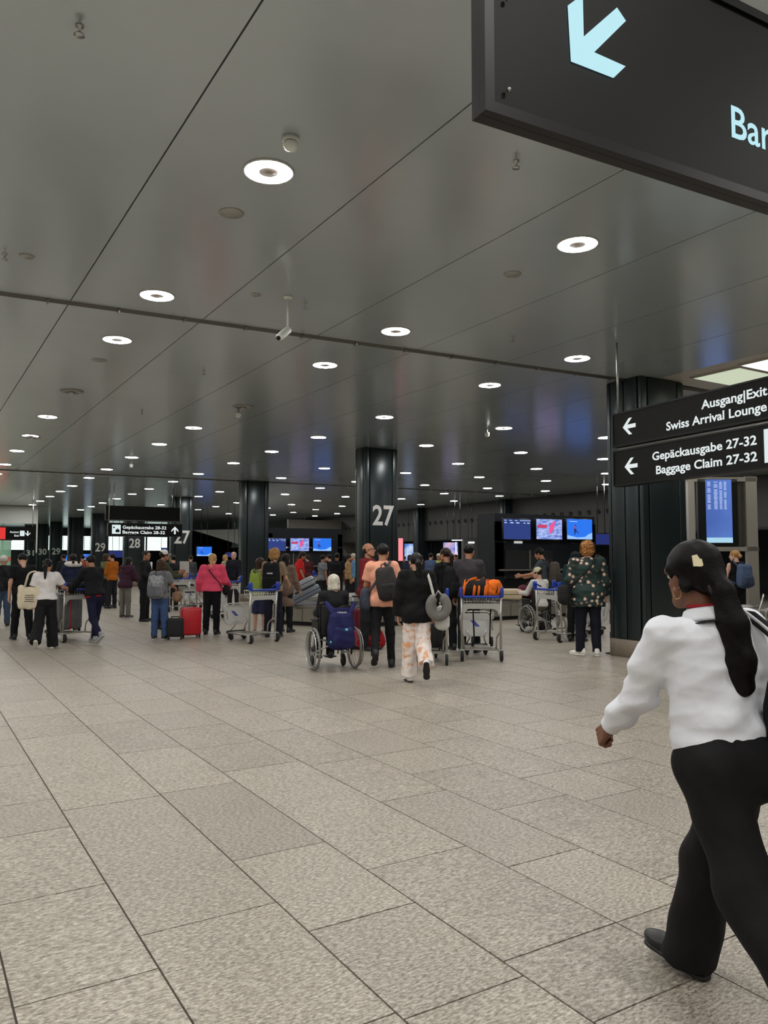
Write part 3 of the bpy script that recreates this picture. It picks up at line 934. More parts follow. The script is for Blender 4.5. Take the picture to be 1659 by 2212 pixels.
for (px, D, h_, lab) in [(1005, 37, 2.5, 'tall grey post of the shop front behind the dark-grey-shirted man')]:
    a = Q(px, 1207, D)
    o = MB().box((a[0], a[1], h_ / 2), (.25, .12, h_)).build('shop_post', mat('post_grey', s2l(110, 110, 108), .4, .5)); tag(o, lab, 'post')
a = Q(1010, 1207, 40)
o = MB().box((a[0] + 1.6, a[1] + .2, 1.3), (3.6, .1, 2.6)).build('shop_facade', mat('panel_grey', s2l(118, 116, 112), .5)); tag(o, 'grey shop front panel behind the white-shirted girl', 'panel')
a = Q(735, 1207, 53)
# wall piece whose lighter grey stands in for a downlight's wash
o = struct('wall_painted_lit', (a[0], a[1] + .3, 2.95), (7.5, .2, 2.4), M_GREYW, 'light grey wall piece beside the far portal')

# ---- flight board frame at the right
def flight_board():
    D = 18.0
    a = Q(1490, 1331, D)
    M_FR = mat('board_frame', s2l(196, 192, 180), .35, .7)
    t = empty('flight_board', (a[0], a[1], 0), -R(TH), 'steel framed flight board with a tall blue screen of departures', 'flight board')
    k = D / FPX
    z = lambda y: Q(1490, y, D)[2]
    x = lambda p: (p - 1490) * k
    MB().box((x(1497), 0, z(1030) / 2), (14 * k, .14, z(1030))).build('post', M_FR, t)
    MB().box((x(1627), 0, z(1030) / 2), (24 * k, .12, z(1030))).build('post', M_FR, t)
    MB().box((x(1565), 0, z(1036)), (150 * k, .12, .10)).build('cross_bar', M_FR, t)
    MB().box((x(1565), 0, z(1186)), (150 * k, .12, .10)).build('cross_bar', M_FR, t)
    MB().box((x(1554), -.01, z(1108)), (86 * k, .10, 146 * k)).build('housing', M_BEZ, t)
    MB().box((x(1611), .02, z(1110)), (42 * k, .04, 140 * k)).build('dark_glass', mat('board_glass', s2l(70, 68, 60), .25), t)
    MB().box((x(1556), -.064, z(1104)), (56 * k, .006, 136 * k)).build('display', glow_mix('board_blue', s2l(72, 100, 172), s2l(92, 124, 200), 1.0, (.4, .4, .4)), t)
    tx = MB()
    rr = random.Random(3)
    for q in range(22):
        zz = z(1042) - q * 2.75 * k
        for (p, w_) in ((1531, 8), (1545, 9), (1557, 7), (1567, 6)):
            if rr.random() < .9: tx.box((x(p) + w_ * k / 2, -.069, zz), (w_ * k * (.7 + .3 * rr.random()), .002, 1.2 * k))
    tx.build('flight_line', M_SC_TXT, t)['kind'] = 'stuff'
    MB().box((x(1556), -.069, z(1167)), (56 * k, .004, 11 * k)).build('footer_strip', lit('board_footer', s2l(170, 214, 235), 1.0), t)
flight_board()
# low steel sill and glass at the right edge
a = Q(1600, 1352, 17)
o = MB().rbox((2.2, .2, .40), (5.5, .35, .12), .02, 2).box((2.2, .2, .17), (5.4, .28, .34)).build('sill_bench', M_INOXD)
o.location = (a[0], a[1], 0); o.rotation_euler = (0, 0, -R(TH)); tag(o, 'low steel sill bench at the right edge below the flight board', 'bench')
def tandem_seat(px, py, D, lab):
    a = Q(px, 1207, D)
    t = empty('waiting_seat', (a[0], a[1], 0), hdg(65), lab, 'seat', 'waiting seats by the flight board')
    M_S = mat('seat_mesh', s2l(58, 56, 52), .4, .5)
    MB().tube(bend([(-.22, .25, .44), (-.22, -.18, .42), (-.22, -.30, .86)], .1), .014, 8).tube(bend([(.22, .25, .44), (.22, -.18, .42), (.22, -.30, .86)], .1), .014, 8).build('seat_frame', M_STEEL, t)
    sh = MB()
    for q in range(12):
        sh.box((0, .22 - q * .036, .43 - .001 * q), (.42, .02, .008))
    sh.build('seat_pan', M_S, t)
    bk = MB()
    for q in range(12):
        bk.box((0, -.20 - q * .0088, .48 + q * .033), (.42, .008, .02))
    bk.build('backrest', M_S, t)
    MB().box((0, 0, .36), (.5, .08, .06)).tube([(0, 0, .36), (0, 0, .03)], .03, 8).box((0, 0, .02), (.08, .5, .03)).build('base', M_STEEL, t)
    for sx in (-1, 1): MB().tube(bend([(sx * .25, .12, .4), (sx * .25, .14, .62), (sx * .25, -.2, .62)], .05), .014, 8).build('armrest', M_STEEL, t)
tandem_seat(1612, 1330, 15.8, 'steel mesh waiting seat behind the walking woman')
tandem_seat(1668, 1330, 14.6, 'steel mesh waiting seat at the right picture edge')

# ---- carousel 27: steel skirt, black belt of plates
def carousel(x0, y0, x1, y1, lab, rad=2.1):
    t = empty('baggage_carousel', ((x0 + x1) / 2, (y0 + y1) / 2, 0), 0, lab, 'carousel')
    hx, hy = (x1 - x0) / 2, (y1 - y0) / 2
    def loop(off, n=10):
        r = rad - off
        pts = []
        for (cx_, cy_, a0) in [(hx - rad, -hy + rad, -90), (hx - rad, hy - rad, 0), (-hx + rad, hy - rad, 90), (-hx + rad, -hy + rad, 180)]:
            for q in range(n + 1):
                a_ = R(a0 + 90 * q / n)
                pts.append((cx_ + r * math.cos(a_), cy_ + r * math.sin(a_)))
        return pts
    def densify(pts, step):
        out = []
        n = len(pts)
        for i in range(n):
            a_, b_ = np.array(pts[i]), np.array(pts[(i + 1) % n])
            m = max(1, int(np.linalg.norm(b_ - a_) / step))
            out += [tuple(a_ + (b_ - a_) * j / m) for j in range(m)]
        return out
    def band(prof, m, nm, seg=None):
        rings = [densify(loop(o_), 99) for o_, z_ in prof]
        n = len(rings[0])
        mb = MB()
        vs = [(p[0], p[1], z_) for (o_, z_), rg in zip(prof, rings) for p in rg]
        fs = [(i * n + k_, i * n + (k_ + 1) % n, (i + 1) * n + (k_ + 1) % n, (i + 1) * n + k_) for i in range(len(prof) - 1) for k_ in range(n)]
        return mb.add(vs, fs, True).build(nm, m, t)
    band([(.10, 0), (.10, .10)], M_BLACKW, 'toe_kick')
    shade_auto(band([(.10, .09), (0, .10), (0, .40), (.03, .42)], M_INOX, 'skirt'))
    shade_auto(band([(.02, .42), (.02, .46), (.10, .475), (.13, .46)], M_INOXD, 'rim'))
    shade_auto(band([(1.02, .40), (1.04, .62), (1.16, .62)], M_INOXD, 'inner_skirt'))
    # skirt joints
    per = densify(loop(-.003), 1.5)
    jm = MB()
    for p in per:
        jm.box((p[0], p[1], .25), (.008, .008, .30))
    jm.build('skirt_joint', M_CORE, t)
    # belt plates
    outer = densify(loop(.14, 8), .30); inner = densify(loop(1.02, 8), .30)
    step = densify(loop(.14, 8), .30)
    pl = None
    ctr = loop(.58, 10)
    path = densify(ctr, .05)
    acc, last = 0, None
    cnt = 0
    for i in range(len(path)):
        p = np.array(path[i]); q = np.array(path[(i + 1) % len(path)])
        d = q - p
        L = np.linalg.norm(d)
        acc += L
        if acc < .26: continue
        acc = 0
        ang = math.atan2(d[1], d[0])
        if pl is None:
            pl = MB().rbox((0, 0, 0), (.33, .86, .012), .005, 1, Matrix.Rotation(R(2.2), 4, 'Y') @ Matrix.Rotation(R(6), 4, 'X')).build('belt_plate', M_BELTK, t)
            o = pl
        else:
            o = link(pl.copy(), t)
        o.location = (p[0], p[1], .478)
        o.rotation_euler = (0, 0, ang)
        cnt += 1
    # island cover
    pts = loop(1.14, 8)
    MB().prism(pts, .60, .64).build('island_cover', M_INOXD, t)
    return t
c0 = P(612, 1349); c1 = P(1130, 1338)
CAR = carousel(7.75, 15.6, 17.2, 19.95, 'steel baggage carousel with black plate belt around column 27')
def lbl_plate(px, py, D, m, lab, w=.14, h=.16):
    a = Q(px, py, D)
    o = MB().box((0, 0, 0), (w, .01, h)).build('notice', m); o.location = tuple(a)
    tag(o, lab, 'notice')
    return o
# ================================================================ PEOPLE: smooth blended bodies
def v3(*a): return np.array(a, dtype=float)
def nrm(a): return a / (np.linalg.norm(a) + 1e-12)
def nets(d, org, h):
    """surface of the zero level of a distance grid, as quads"""
    s = d < 0
    c = np.zeros(tuple(n - 1 for n in d.shape), dtype=np.int8)
    offs = [(i, j, k) for i in (0, 1) for j in (0, 1) for k in (0, 1)]
    X, Y, Z = c.shape
    for o in offs:
        c += s[o[0]:o[0] + X, o[1]:o[1] + Y, o[2]:o[2] + Z]
    act = (c > 0) & (c < 8)
    I = np.argwhere(act)
    if len(I) == 0: return np.zeros((0, 3)), np.zeros((0, 4), int)
    idx = -np.ones(c.shape, dtype=np.int64)
    idx[act] = np.arange(len(I))
    acc = np.zeros((len(I), 3)); cnt = np.zeros(len(I))
    for a in offs:
        for ax in range(3):
            if a[ax]: continue
            b = list(a); b[ax] = 1
            da = d[I[:, 0] + a[0], I[:, 1] + a[1], I[:, 2] + a[2]]
            db = d[I[:, 0] + b[0], I[:, 1] + b[1], I[:, 2] + b[2]]
            m = (da < 0) != (db < 0)
            t = np.where(m, da / np.where(m, da - db, 1), 0)
            q = np.tile(np.array(a, float), (len(I), 1)); q[:, ax] = t
            acc[m] += q[m]; cnt[m] += 1
    Vv = org + h * (I + acc / cnt[:, None])
    F = []
    for ax in range(3):
        sl0 = [slice(None)] * 3; sl1 = [slice(None)] * 3
        sl0[ax] = slice(0, -1); sl1[ax] = slice(1, None)
        A = s[tuple(sl0)]; B = s[tuple(sl1)]
        e = np.argwhere(A != B)
        if len(e) == 0: continue
        o1, o2 = [(1, 2), (2, 0), (0, 1)][ax]
        ok = (e[:, o1] > 0) & (e[:, o2] > 0) & (e[:, o1] < c.shape[o1]) & (e[:, o2] < c.shape[o2])
        e = e[ok]
        fl = A[e[:, 0], e[:, 1], e[:, 2]]
        q = []
        for (p, r) in ((-1, -1), (0, -1), (0, 0), (-1, 0)):
            z = e.copy(); z[:, o1] += p; z[:, o2] += r
            q.append(idx[z[:, 0], z[:, 1], z[:, 2]])
        q = np.stack(q, 1)
        q[~fl] = q[~fl][:, ::-1]
        F.append(q)
    F = np.concatenate(F)
    return Vv, F[(F >= 0).all(1)]
# shapes: ('c', a, b, ra, rb, flat_end, squash, axis)  tapered limb;  ('e', centre, radii, R)  ellipsoid
def cap(a, b, ra, rb=None, flat=False, sq=1.0, sqax=None):
    return ('c', np.array(a, float), np.array(b, float), ra, ra if rb is None else rb, flat, sq, sqax)
def ell(c, r, Rm=None):
    return ('e', np.array(c, float), np.array(r, float), Rm)
def bounds(pr):
    lo, hi = [], []
    for p in pr:
        if p[0] == 'c':
            r = max(p[3], p[4])
            lo.append(np.minimum(p[1], p[2]) - r); hi.append(np.maximum(p[1], p[2]) + r)
        else:
            r = p[2] if p[3] is None else np.full(3, p[2].max())
            lo.append(p[1] - r); hi.append(p[1] + r)
    return np.min(lo, 0), np.max(hi, 0)
def dist(p, G):
    if p[0] == 'c':
        a, b = p[1], p[2]
        ab = b - a
        L2 = float(ab @ ab) + 1e-12
        d = G - a
        if p[6] != 1.0:
            # squash across one axis: measure farther along it
            n = p[7]
            q = d @ n
            w = (1 / p[6] - 1)
            tt = np.clip((d @ ab) / L2, 0, 1)
            rel = d - tt[..., None] * ab
            rel = rel + (rel @ n)[..., None] * n * w
            dd = (np.linalg.norm(rel, axis=-1) - (p[3] + (p[4] - p[3]) * tt)) * min(1.0, p[6])
        else:
            tt = np.clip((d @ ab) / L2, 0, 1)
            dd = np.linalg.norm(d - tt[..., None] * ab, axis=-1) - (p[3] + (p[4] - p[3]) * tt)
        if p[5]:
            dd = np.maximum(dd, (G - b) @ (ab / math.sqrt(L2)))
        return dd
    d = G - p[1]
    if p[3] is not None: d = d @ p[3]
    k0 = np.linalg.norm(d / p[2], axis=-1) + 1e-9
    k1 = np.linalg.norm(d / p[2] ** 2, axis=-1) + 1e-9
    return k0 * (k0 - 1) / k1
def smin(a, b, k):
    h = np.maximum(k - np.abs(a - b), 0) / k
    return np.minimum(a, b) - h * h * k * .25
def blend(pr, lo, shape, h, k, D=None):
    if D is None: D = np.full(shape, 1.0)
    for p in pr:
        a, b = bounds([p])
        m = k + 2 * h
        i0 = np.maximum(np.floor((a - m - lo) / h).astype(int), 0)
        i1 = np.minimum(np.ceil((b + m - lo) / h).astype(int) + 1, shape)
        if (i1 <= i0).any(): continue
        ax = [lo[q] + h * np.arange(i0[q], i1[q]) for q in range(3)]
        G = np.stack(np.meshgrid(*ax, indexing='ij'), -1)
        sl = tuple(slice(i0[q], i1[q]) for q in range(3))
        D[sl] = smin(D[sl], dist(p, G), k)
    return D
def sculpt(groups, h, k=.03, sub=(), fold=0.0, seed=0, fscale=1.0, ridge=False):
    """groups: list of (shapes, [cut planes (point, outward normal)]); sub: shapes carved away"""
    allp = [p for g in groups for p in g[0]]
    lo, hi = bounds(allp)
    lo = lo - 3 * h - fold; hi = hi + 3 * h + fold
    shape = np.ceil((hi - lo) / h).astype(int) + 1
    full = None
    need = fold > 0 or any(g[1] for g in groups) or sub
    G = None
    if need:
        ax = [lo[q] + h * np.arange(shape[q]) for q in range(3)]
        G = np.stack(np.meshgrid(*ax, indexing='ij'), -1)
    D = None
    for g, cuts in groups:
        d = blend(g, lo, shape, h, k)
        for (pt, n) in cuts:
            d = np.maximum(d, (G - np.array(pt)) @ np.array(n))
        D = d if D is None else smin(D, d, k)
    if fold:
        r = np.random.RandomState(seed)
        w = np.zeros(D.shape)
        for q in range(4):
            f = r.normal(size=3) * np.array([1, 1, 1.5]) * (16 + 9 * q) * fscale
            u_ = np.sin(G @ f + r.rand() * 6.3 + 1.6 * np.sin(G @ (r.normal(size=3) * 9 * fscale) + r.rand() * 6))
            w += ((2 * np.abs(u_) - 1.27) if ridge else u_) / (1 + .5 * q)
        D = D + fold * w * .5
    for p in sub:
        D = np.maximum(D, -dist(p, G))
    return nets(D, lo, h)
def Rx(a): c, s = math.cos(a), math.sin(a); return np.array([[1, 0, 0], [0, c, -s], [0, s, c]])
def Ry(a): c, s = math.cos(a), math.sin(a); return np.array([[c, 0, s], [0, 1, 0], [-s, 0, c]])
def Rz(a): c, s = math.cos(a), math.sin(a); return np.array([[c, -s, 0], [s, c, 0], [0, 0, 1]])

# ---- head, hands and shoes are sculpted once and reused
HEADP = [ell((0, -.012, .030), (.074, .094, .083)), ell((0, .028, -.030), (.060, .064, .082)), cap((-.018, .055, -.090), (.018, .055, -.090), .026), cap((-.045, .01, -.055), (-.02, .05, -.088), .03, .025), cap((.045, .01, -.055), (.02, .05, -.088), .03, .025),
         cap((0, .088, .008), (0, .106, -.026), .008, .0125), ell((-.010, .096, -.030), (.010, .010, .008)), ell((.010, .096, -.030), (.010, .010, .008)), ell((0, .086, -.056), (.023, .011, .006)), ell((0, .084, -.066), (.019, .011, .006)),
         cap((-.045, .068, .024), (.045, .068, .024), .016), ell((-.077, -.008, -.012), (.009, .019, .031), Rz(R(25))), ell((.077, -.008, -.012), (.009, .019, .031), Rz(R(-25)))]
NECKP = [cap((0, -.022, -.05), (0, -.040, -.19), .050, .056)]
HEADSUB = [ell((-.031, .096, .004), (.015, .014, .009)), ell((.031, .096, .004), (.015, .014, .009))]
def head_mesh(h):
    return sculpt([(HEADP + NECKP, [])], h, .012, HEADSUB)
HEAD = {}
def get_head(h):
    if h not in HEAD: HEAD[h] = head_mesh(h)
    return HEAD[h]
def hand_mesh(curl, h=.005):
    """right hand hanging: fingers along -z, thumb to +y, palm to -x"""
    pr = []
    ys = [.030, .010, -.010, -.029]
    Ls = [.074, .083, .077, .060]
    for y, L in zip(ys, Ls):
        pr.append(cap((0, y * .62, -.008), (0, y, -.088), .0145, .0125))
        p = v3(0, y, -.088)
        ang = 0.0
        for f, c_ in zip((.45, .32, .23), curl):
            ang += R(c_)
            q = p + L * f * v3(-math.sin(ang), 0.0, -math.cos(ang)) + v3(0, y * .04, 0)
            pr.append(cap(p, q, .0095, .0082))
            p = q
    pr += [cap((-.004, .020, -.018), (-.016, .045, -.050), .015, .012), cap((-.016, .045, -.050), (-.026, .052, -.078), .0105, .0095), cap((-.026, .052, -.078), (-.034, .048, -.100), .0092, .008)]
    pr.append(cap((0, 0, .05), (0, 0, -.02), .027, .026, False, .72, v3(1, 0, 0)))
    return sculpt([(pr, [])], h, .008)
HANDS = {'relax': hand_mesh((16, 28, 26)), 'grip': hand_mesh((55, 70, 60)), 'relax_lo': hand_mesh((16, 28, 26), .007), 'grip_lo': hand_mesh((55, 70, 60), .007)}
def shoe_mesh(h=.009):
    up = [cap((0, -.055, .060), (0, -.040, .105), .036, .036), ell((0, -.045, .045), (.038, .055, .042)), cap((0, -.02, .055), (0, .11, .036), .038, .030), ell((0, .125, .034), (.043, .065, .028))]
    V1, F1 = sculpt([(up, [((0, 0, .014), (0, 0, -1)), ((0, -.05, .122), (0, -.2, 1))])], h, .03)
    so = [cap((0, -.060, .012), (0, .03, .012), .040, .036, False, .5, v3(0, 0, 1)), cap((0, .03, .012), (0, .135, .012), .038, .046, False, .45, v3(0, 0, 1))]
    V2, F2 = sculpt([(so, [((0, 0, .003), (0, 0, -1))])], h, .02)
    V2 = V2 - v3(0, 0, .003)
    return (V1, F1), (V2, F2)
SHOE = shoe_mesh()
SHOEDATA = {}
HAIRC = {}
def hair_mesh(style, h=.012):
    key = (style, h)
    if key in HAIRC: return HAIRC[key]
    skull = [ell((0, -.018, .036), (.084, .102, .088))]
    sub = [ell((0, .088, -.045), (.064, .066, .088)), ell((-.05, .07, -.06), (.05, .05, .05)), ell((.05, .07, -.06), (.05, .05, .05))]
    cut = [((0, 0, -.068), (0, .25, -1))]
    g = [(skull, [((0, 0, -.060), (0, .3, -1))])]
    fold, fs = .004, 2.2
    if style == 'short': pass
    elif style == 'cropped':
        g = [([ell((0, -.016, .034), (.079, .098, .084))], [((0, 0, -.045), (0, .5, -1))])]; fold = .002
    elif style == 'bald':
        g = [([ell((0, -.03, -.0), (.080, .085, .06))], [((0, .01, 0), (0, 1, .25)), ((0, 0, -.055), (0, .3, -1))])]; fold = .001
    elif style == 'bob':
        g = [([ell((0, -.018, .036), (.088, .106, .090)), cap((-.06, -.03, .0), (-.062, -.02, -.10), .036), cap((.06, -.03, .0), (.062, -.02, -.10), .036), cap((0, -.07, .0), (0, -.075, -.10), .05)], [((0, 0, -.128), (0, 0, -1))])]
    elif style == 'curly':
        g = [([ell((0, -.02, .03), (.104, .118, .104)), ell((0, -.06, -.05), (.085, .07, .07)), ell((-.06, -.03, -.04), (.045, .06, .06)), ell((.06, -.03, -.04), (.045, .06, .06))], [])]; fold, fs = .020, 3.6
    elif style == 'long':
        g = [([ell((0, -.018, .036), (.087, .106, .090)), cap((0, -.065, .0), (0, -.10, -.22), .062, .060, False, .6, v3(0, 1, 0)), cap((-.055, -.05, 0), (-.06, -.075, -.20), .040, .03), cap((.055, -.05, 0), (.06, -.075, -.20), .040, .03)], [])]
    elif style == 'pony':
        g = [(skull, [((0, 0, -.066), (0, .3, -1))]), ([cap((0, -.10, .02), (0, -.145, -.03), .028, .036), cap((0, -.145, -.03), (0, -.135, -.26), .038, .018)], [])]
    elif style == 'highpony':
        g = [(skull, [((0, 0, -.066), (0, .3, -1))]), ([cap((0, -.09, .085), (0, -.15, .07), .026, .03), cap((0, -.15, .07), (-.015, -.165, -.20), .042, .022)], [])]
    elif style == 'bun':
        g = [(skull, [((0, 0, -.066), (0, .3, -1))]), ([ell((0, -.115, -.02), (.05, .045, .05))], [])]
    elif style == 'veil':
        g = [([ell((0, -.018, .034), (.092, .112, .096)), cap((0, -.03, -.04), (0, -.03, -.22), .085, .13)], [])]; sub = [ell((0, .10, -.02), (.055, .05, .075))]; fold = .004; fs = 1
    HAIRC[key] = sculpt(g, h, .02, sub, fold, 3, fs)
    return HAIRC[key]
EYE_MESH = None
def eye_obj(parent, M):
    global EYE_MESH
    if EYE_MESH is None:
        o = MB().ball((0, 0, 0), .0115, 10).build('eye', mat('eye_white', s2l(206, 196, 186), .25), parent)
        me = o.data
        me.materials.append(mat('eye_iris', s2l(38, 26, 18), .2))
        for p in me.polygons:
            c = p.center
            if c.y > .0085 and abs(c.x) < .008: p.material_index = 1
        EYE_MESH = me
    else:
        o = link(bpy.data.objects.new('eye', EYE_MESH), parent)
    o.matrix_local = M
    return o
SKINS = {'light': (205, 158, 132), 'fair': (216, 172, 148), 'tan': (176, 126, 98), 'brown': (122, 80, 58), 'dark': (96, 62, 46)}
HAIRS = {'black': (16, 14, 14), 'brown': (62, 42, 28), 'darkbrown': (36, 26, 20), 'blond': (196, 160, 104), 'sandy': (172, 130, 78), 'grey': (200, 194, 178), 'auburn': (164, 112, 62), 'white': (214, 210, 200)}
def skin_mat(k):
    return mat('skin_' + k, s2l(*SKINS[k]), .55, noise=.06, nscale=20, spec=.35)
def hair_mat(k):
    return mat('hair_' + k, s2l(*HAIRS[k]), .45, noise=.25, nscale=40, bump=.3, bscale=70, spec=.25)

def skeleton(h, LL=(0, 0, 3), RL=(0, 0, 3), LA=(0, 8, 10, 0), RA=(0, 8, 10, 0), lean=0, head=(0, 0), wf=1.0, hipz=None, footL=None, footR=None, toeL=8, toeR=8, side=0, kid=False, twist=0):
    """joints of a figure that faces +y; angles in degrees; left is -x"""
    s = h / 1.70
    J = {'s': s, 'w': wf}
    J['hip'] = v3(0, 0, 0)
    for k, (fl, kn, ab), sx, ft, to in (('L', LL, -1, footL, toeL), ('R', RL, 1, footR, toeR)):
        a = R(fl); b = R(fl - kn)
        hp = v3(sx * .080 * s * (.5 + .5 * wf), 0, -.02 * s)
        th = nrm(v3(sx * math.sin(R(ab)), math.sin(a), -math.cos(a)))
        sh = nrm(v3(sx * math.sin(R(ab)) * .6, math.sin(b), -math.cos(b)))
        J['hip' + k] = hp
        J['kn' + k] = hp + th * .425 * s
        J['an' + k] = J['kn' + k] + sh * .400 * s
        pitch = R(ft) if ft is not None else (0.0 if abs(fl - kn) < 25 else b)
        J['foot' + k] = Rz(-sx * R(to)) @ Rx(pitch)
    low = []
    for k in 'LR':
        for q in (v3(0, -.08, -.075), v3(0, .17, -.075)):
            low.append((J['an' + k] + J['foot' + k] @ (q * s))[2])
    dz = -min(low) if hipz is None else hipz
    for k in list(J):
        if k[:3] in ('hip',) or k[:2] in ('kn', 'an'): J[k] = J[k] + v3(0, 0, dz)
    T = Rz(R(twist)) @ Ry(R(side)) @ Rx(-R(lean))
    J['T'] = T
    base = J['hip']
    tp = lambda x, y, z: base + T @ (v3(x * wf if abs(x) > .12 else x, y, z - .905) * s)
    J['tp'] = tp
    J['neck'] = tp(0, -.005, 1.435)
    Hr = T @ Rz(R(head[0])) @ Rx(R(head[1] + lean * .55))
    J['Hr'] = Hr
    J['head'] = tp(0, .0, 1.435) + T @ (v3(0, -.005, .05) * s) + Hr @ (v3(0, .032, .103) * s)
    for k, (fl, ab, el, inw), sx in (('L', LA, -1), ('R', RA, 1)):
        shd = tp(sx * .168, -.005, 1.385)
        a = R(fl)
        up = nrm(v3(sx * math.sin(R(ab)), math.sin(a) * math.cos(R(ab)), -math.cos(a) * math.cos(R(ab))))
        b = R(fl + el)
        fo = nrm(v3(sx * (math.sin(R(ab)) * .5 - math.sin(R(inw))), math.sin(b), -math.cos(b)))
        up = T @ up; fo = T @ fo
        J['sh' + k] = shd
        J['el' + k] = shd + up * .285 * s
        J['wr' + k] = J['el' + k] + fo * .245 * s
        J['fd' + k] = fo
    return J
def body_mesh(J, hh, hand=('relax', 'relax'), vox=.02, headvox=.008):
    s, w, tp = J['s'], J['w'], J['tp']
    t = [ell(tp(0, 0, .95), v3(.150 * w, .105, .11) * s, J['T']), ell(tp(0, 0, 1.10), v3(.130 * w, .095, .15) * s, J['T']), ell(tp(0, 0, 1.27), v3(.150 * w, .105, .16) * s, J['T']), cap(tp(-.135, -.005, 1.385), tp(.135, -.005, 1.385), .052 * s), cap(tp(0, -.01, 1.38), J['neck'] + .02 * (J['head'] - J['neck']), .055 * s, .052 * s)]
    for k in 'LR':
        t += [cap(J['hip' + k], J['kn' + k], .074 * s, .05 * s), cap(J['kn' + k], J['an' + k], .05 * s, .034 * s), cap(J['sh' + k], J['el' + k], .046 * s, .037 * s), cap(J['el' + k], J['wr' + k], .038 * s, .027 * s)]
        t += [cap(J['an' + k], J['an' + k] + J['foot' + k] @ v3(0, .09, -.045) * s, .034 * s, .028 * s)]
    V0, F0 = sculpt([(t, [])], vox, .03)
    Vs, Fs = [V0], [F0]
    n = len(V0)
    Vh, Fh = get_head(headvox)
    Vs.append((Vh * hh) @ J['Hr'].T + J['head']); Fs.append(Fh + n); n += len(Vh)
    for k, sx, hd in (('L', -1, hand[0]), ('R', 1, hand[1])):
        Va, Fa = HANDS[hd]
        Va = Va * s
        if sx < 0:
            Va = Va * v3(-1, 1, 1); Fa = Fa[:, ::-1]
        z = -J['fd' + k]
        y = J.get('td' + k)
        if y is None: y = v3(0, 1, 0) if abs(z[1]) < .85 else v3(0, 0, 1)
        y = nrm(y - z * (y @ z)); x = np.cross(y, z)
        Vs.append(Va @ np.stack([x, y, z]) + J['wr' + k]); Fs.append(Fa + n); n += len(Va)
    return np.concatenate(Vs), np.concatenate(Fs)
def top_mesh(J, ease=.014, sleeve='long', hem=.90, vox=.016, fold=.005, seed=0, hood=False, belly=0.0, collar=.055, bust=0.0, sl_r=None, flare=0.0):
    s, w, tp = J['s'], J['w'], J['tp']
    e = ease
    T = J['T']
    tor = [ell(tp(0, 0, .95), v3(.163 * w + e + flare, .118 + e + flare, .16) * s, T), ell(tp(0, belly * .5, 1.10), v3(.142 * w + e + flare * .5, .104 + e + belly, .17) * s, T), ell(tp(0, 0, 1.27), v3(.160 * w + e, .113 + e, .165) * s, T), cap(tp(-.14, -.005, 1.385), tp(.14, -.005, 1.385), (.054 + e * .7) * s), cap(tp(0, -.01, 1.37), tp(0, -.008, 1.46), (collar + e * .6) * s, (collar + e * .3) * s, True)]
    tor.append(ell(tp(0, -.028, .905), v3(.168 * w + e, .128 + e, .15) * s, T))
    if hem < .86:
        tor.append(ell(tp(0, 0, hem + .06), v3(.160 * w + e + flare, .118 + e + flare, .2) * s, T))
    if bust: tor += [ell(tp(-.07, .085, 1.25), v3(.06, .055, .06) * s), ell(tp(.07, .085, 1.25), v3(.06, .055, .06) * s)]
    if hood: tor += [ell(tp(0, -.10, 1.40), v3(.115, .065, .075) * s, T @ Rx(R(-25))), cap(tp(-.08, -.03, 1.43), tp(.08, -.03, 1.43), .045 * s)]
    arms = []
    r = sl_r or (.048 + e, .041 + e, .036 + e)
    for k in 'LR':
        if sleeve == 'none': continue
        if sleeve == 'short':
            m = J['sh' + k] + (J['el' + k] - J['sh' + k]) * .72
            arms.append(cap(J['sh' + k], m, r[0] * s, (r[1] + .014) * s, True))
        else:
            arms += [cap(J['sh' + k], J['el' + k], r[0] * s, r[1] * s), cap(J['el' + k], J['wr' + k] - (J['wr' + k] - J['el' + k]) * .03, r[1] * s, r[2] * s, True)]
    cutp = tp(0, 0, hem)
    return sculpt([(tor, [(cutp, T @ v3(0, 0, -1))]), (arms, [])] if arms else [(tor, [(cutp, T @ v3(0, 0, -1))])], vox, .035, (), fold, seed)
def leg_mesh(J, fit='straight', vox=.016, fold=.005, seed=0, length=1.0, waist=1.03):
    s, w, tp = J['s'], J['w'], J['tp']
    r = {'straight': (.097, .076, .066), 'slim': (.094, .066, .050), 'wide': (.098, .096, .105), 'flare': (.094, .082, .108), 'baggy': (.098, .088, .080), 'shorts': (.098, .092, .09)}[fit]
    T = J['T']
    hp = [ell(tp(0, -.005, .945), v3(.160 * w, .122, .13) * s, T), ell(tp(-.072, -.055, .885), v3(.085 * w, .088, .095) * s), ell(tp(.072, -.055, .885), v3(.085 * w, .088, .095) * s), ell(tp(0, 0, 1.03), v3(.142 * w, .108, .1) * s, T), ell(tp(0, -.01, .85), v3(.09 * w, .10, .10) * s, T)]
    lg = []
    for k in 'LR':
        H, K, A = J['hip' + k], J['kn' + k], J['an' + k]
        A = A + nrm(A - K) * (.045 if fit in ('wide', 'flare') else .02) * s
        if fit == 'shorts':
            lg.append(cap(H, K + (K - H) * .0, r[0] * s * w, r[1] * s, True)); continue
        if length < 1: A = K + (A - K) * length
        lg += [cap(H, K, r[0] * s * min(w, 1.15), r[1] * s), cap(K, A, r[1] * s, r[2] * s, True)]
    return sculpt([(hp, [(tp(0, 0, waist), T @ v3(0, 0, 1))]), (lg, [])], vox, .035, (), fold, seed)

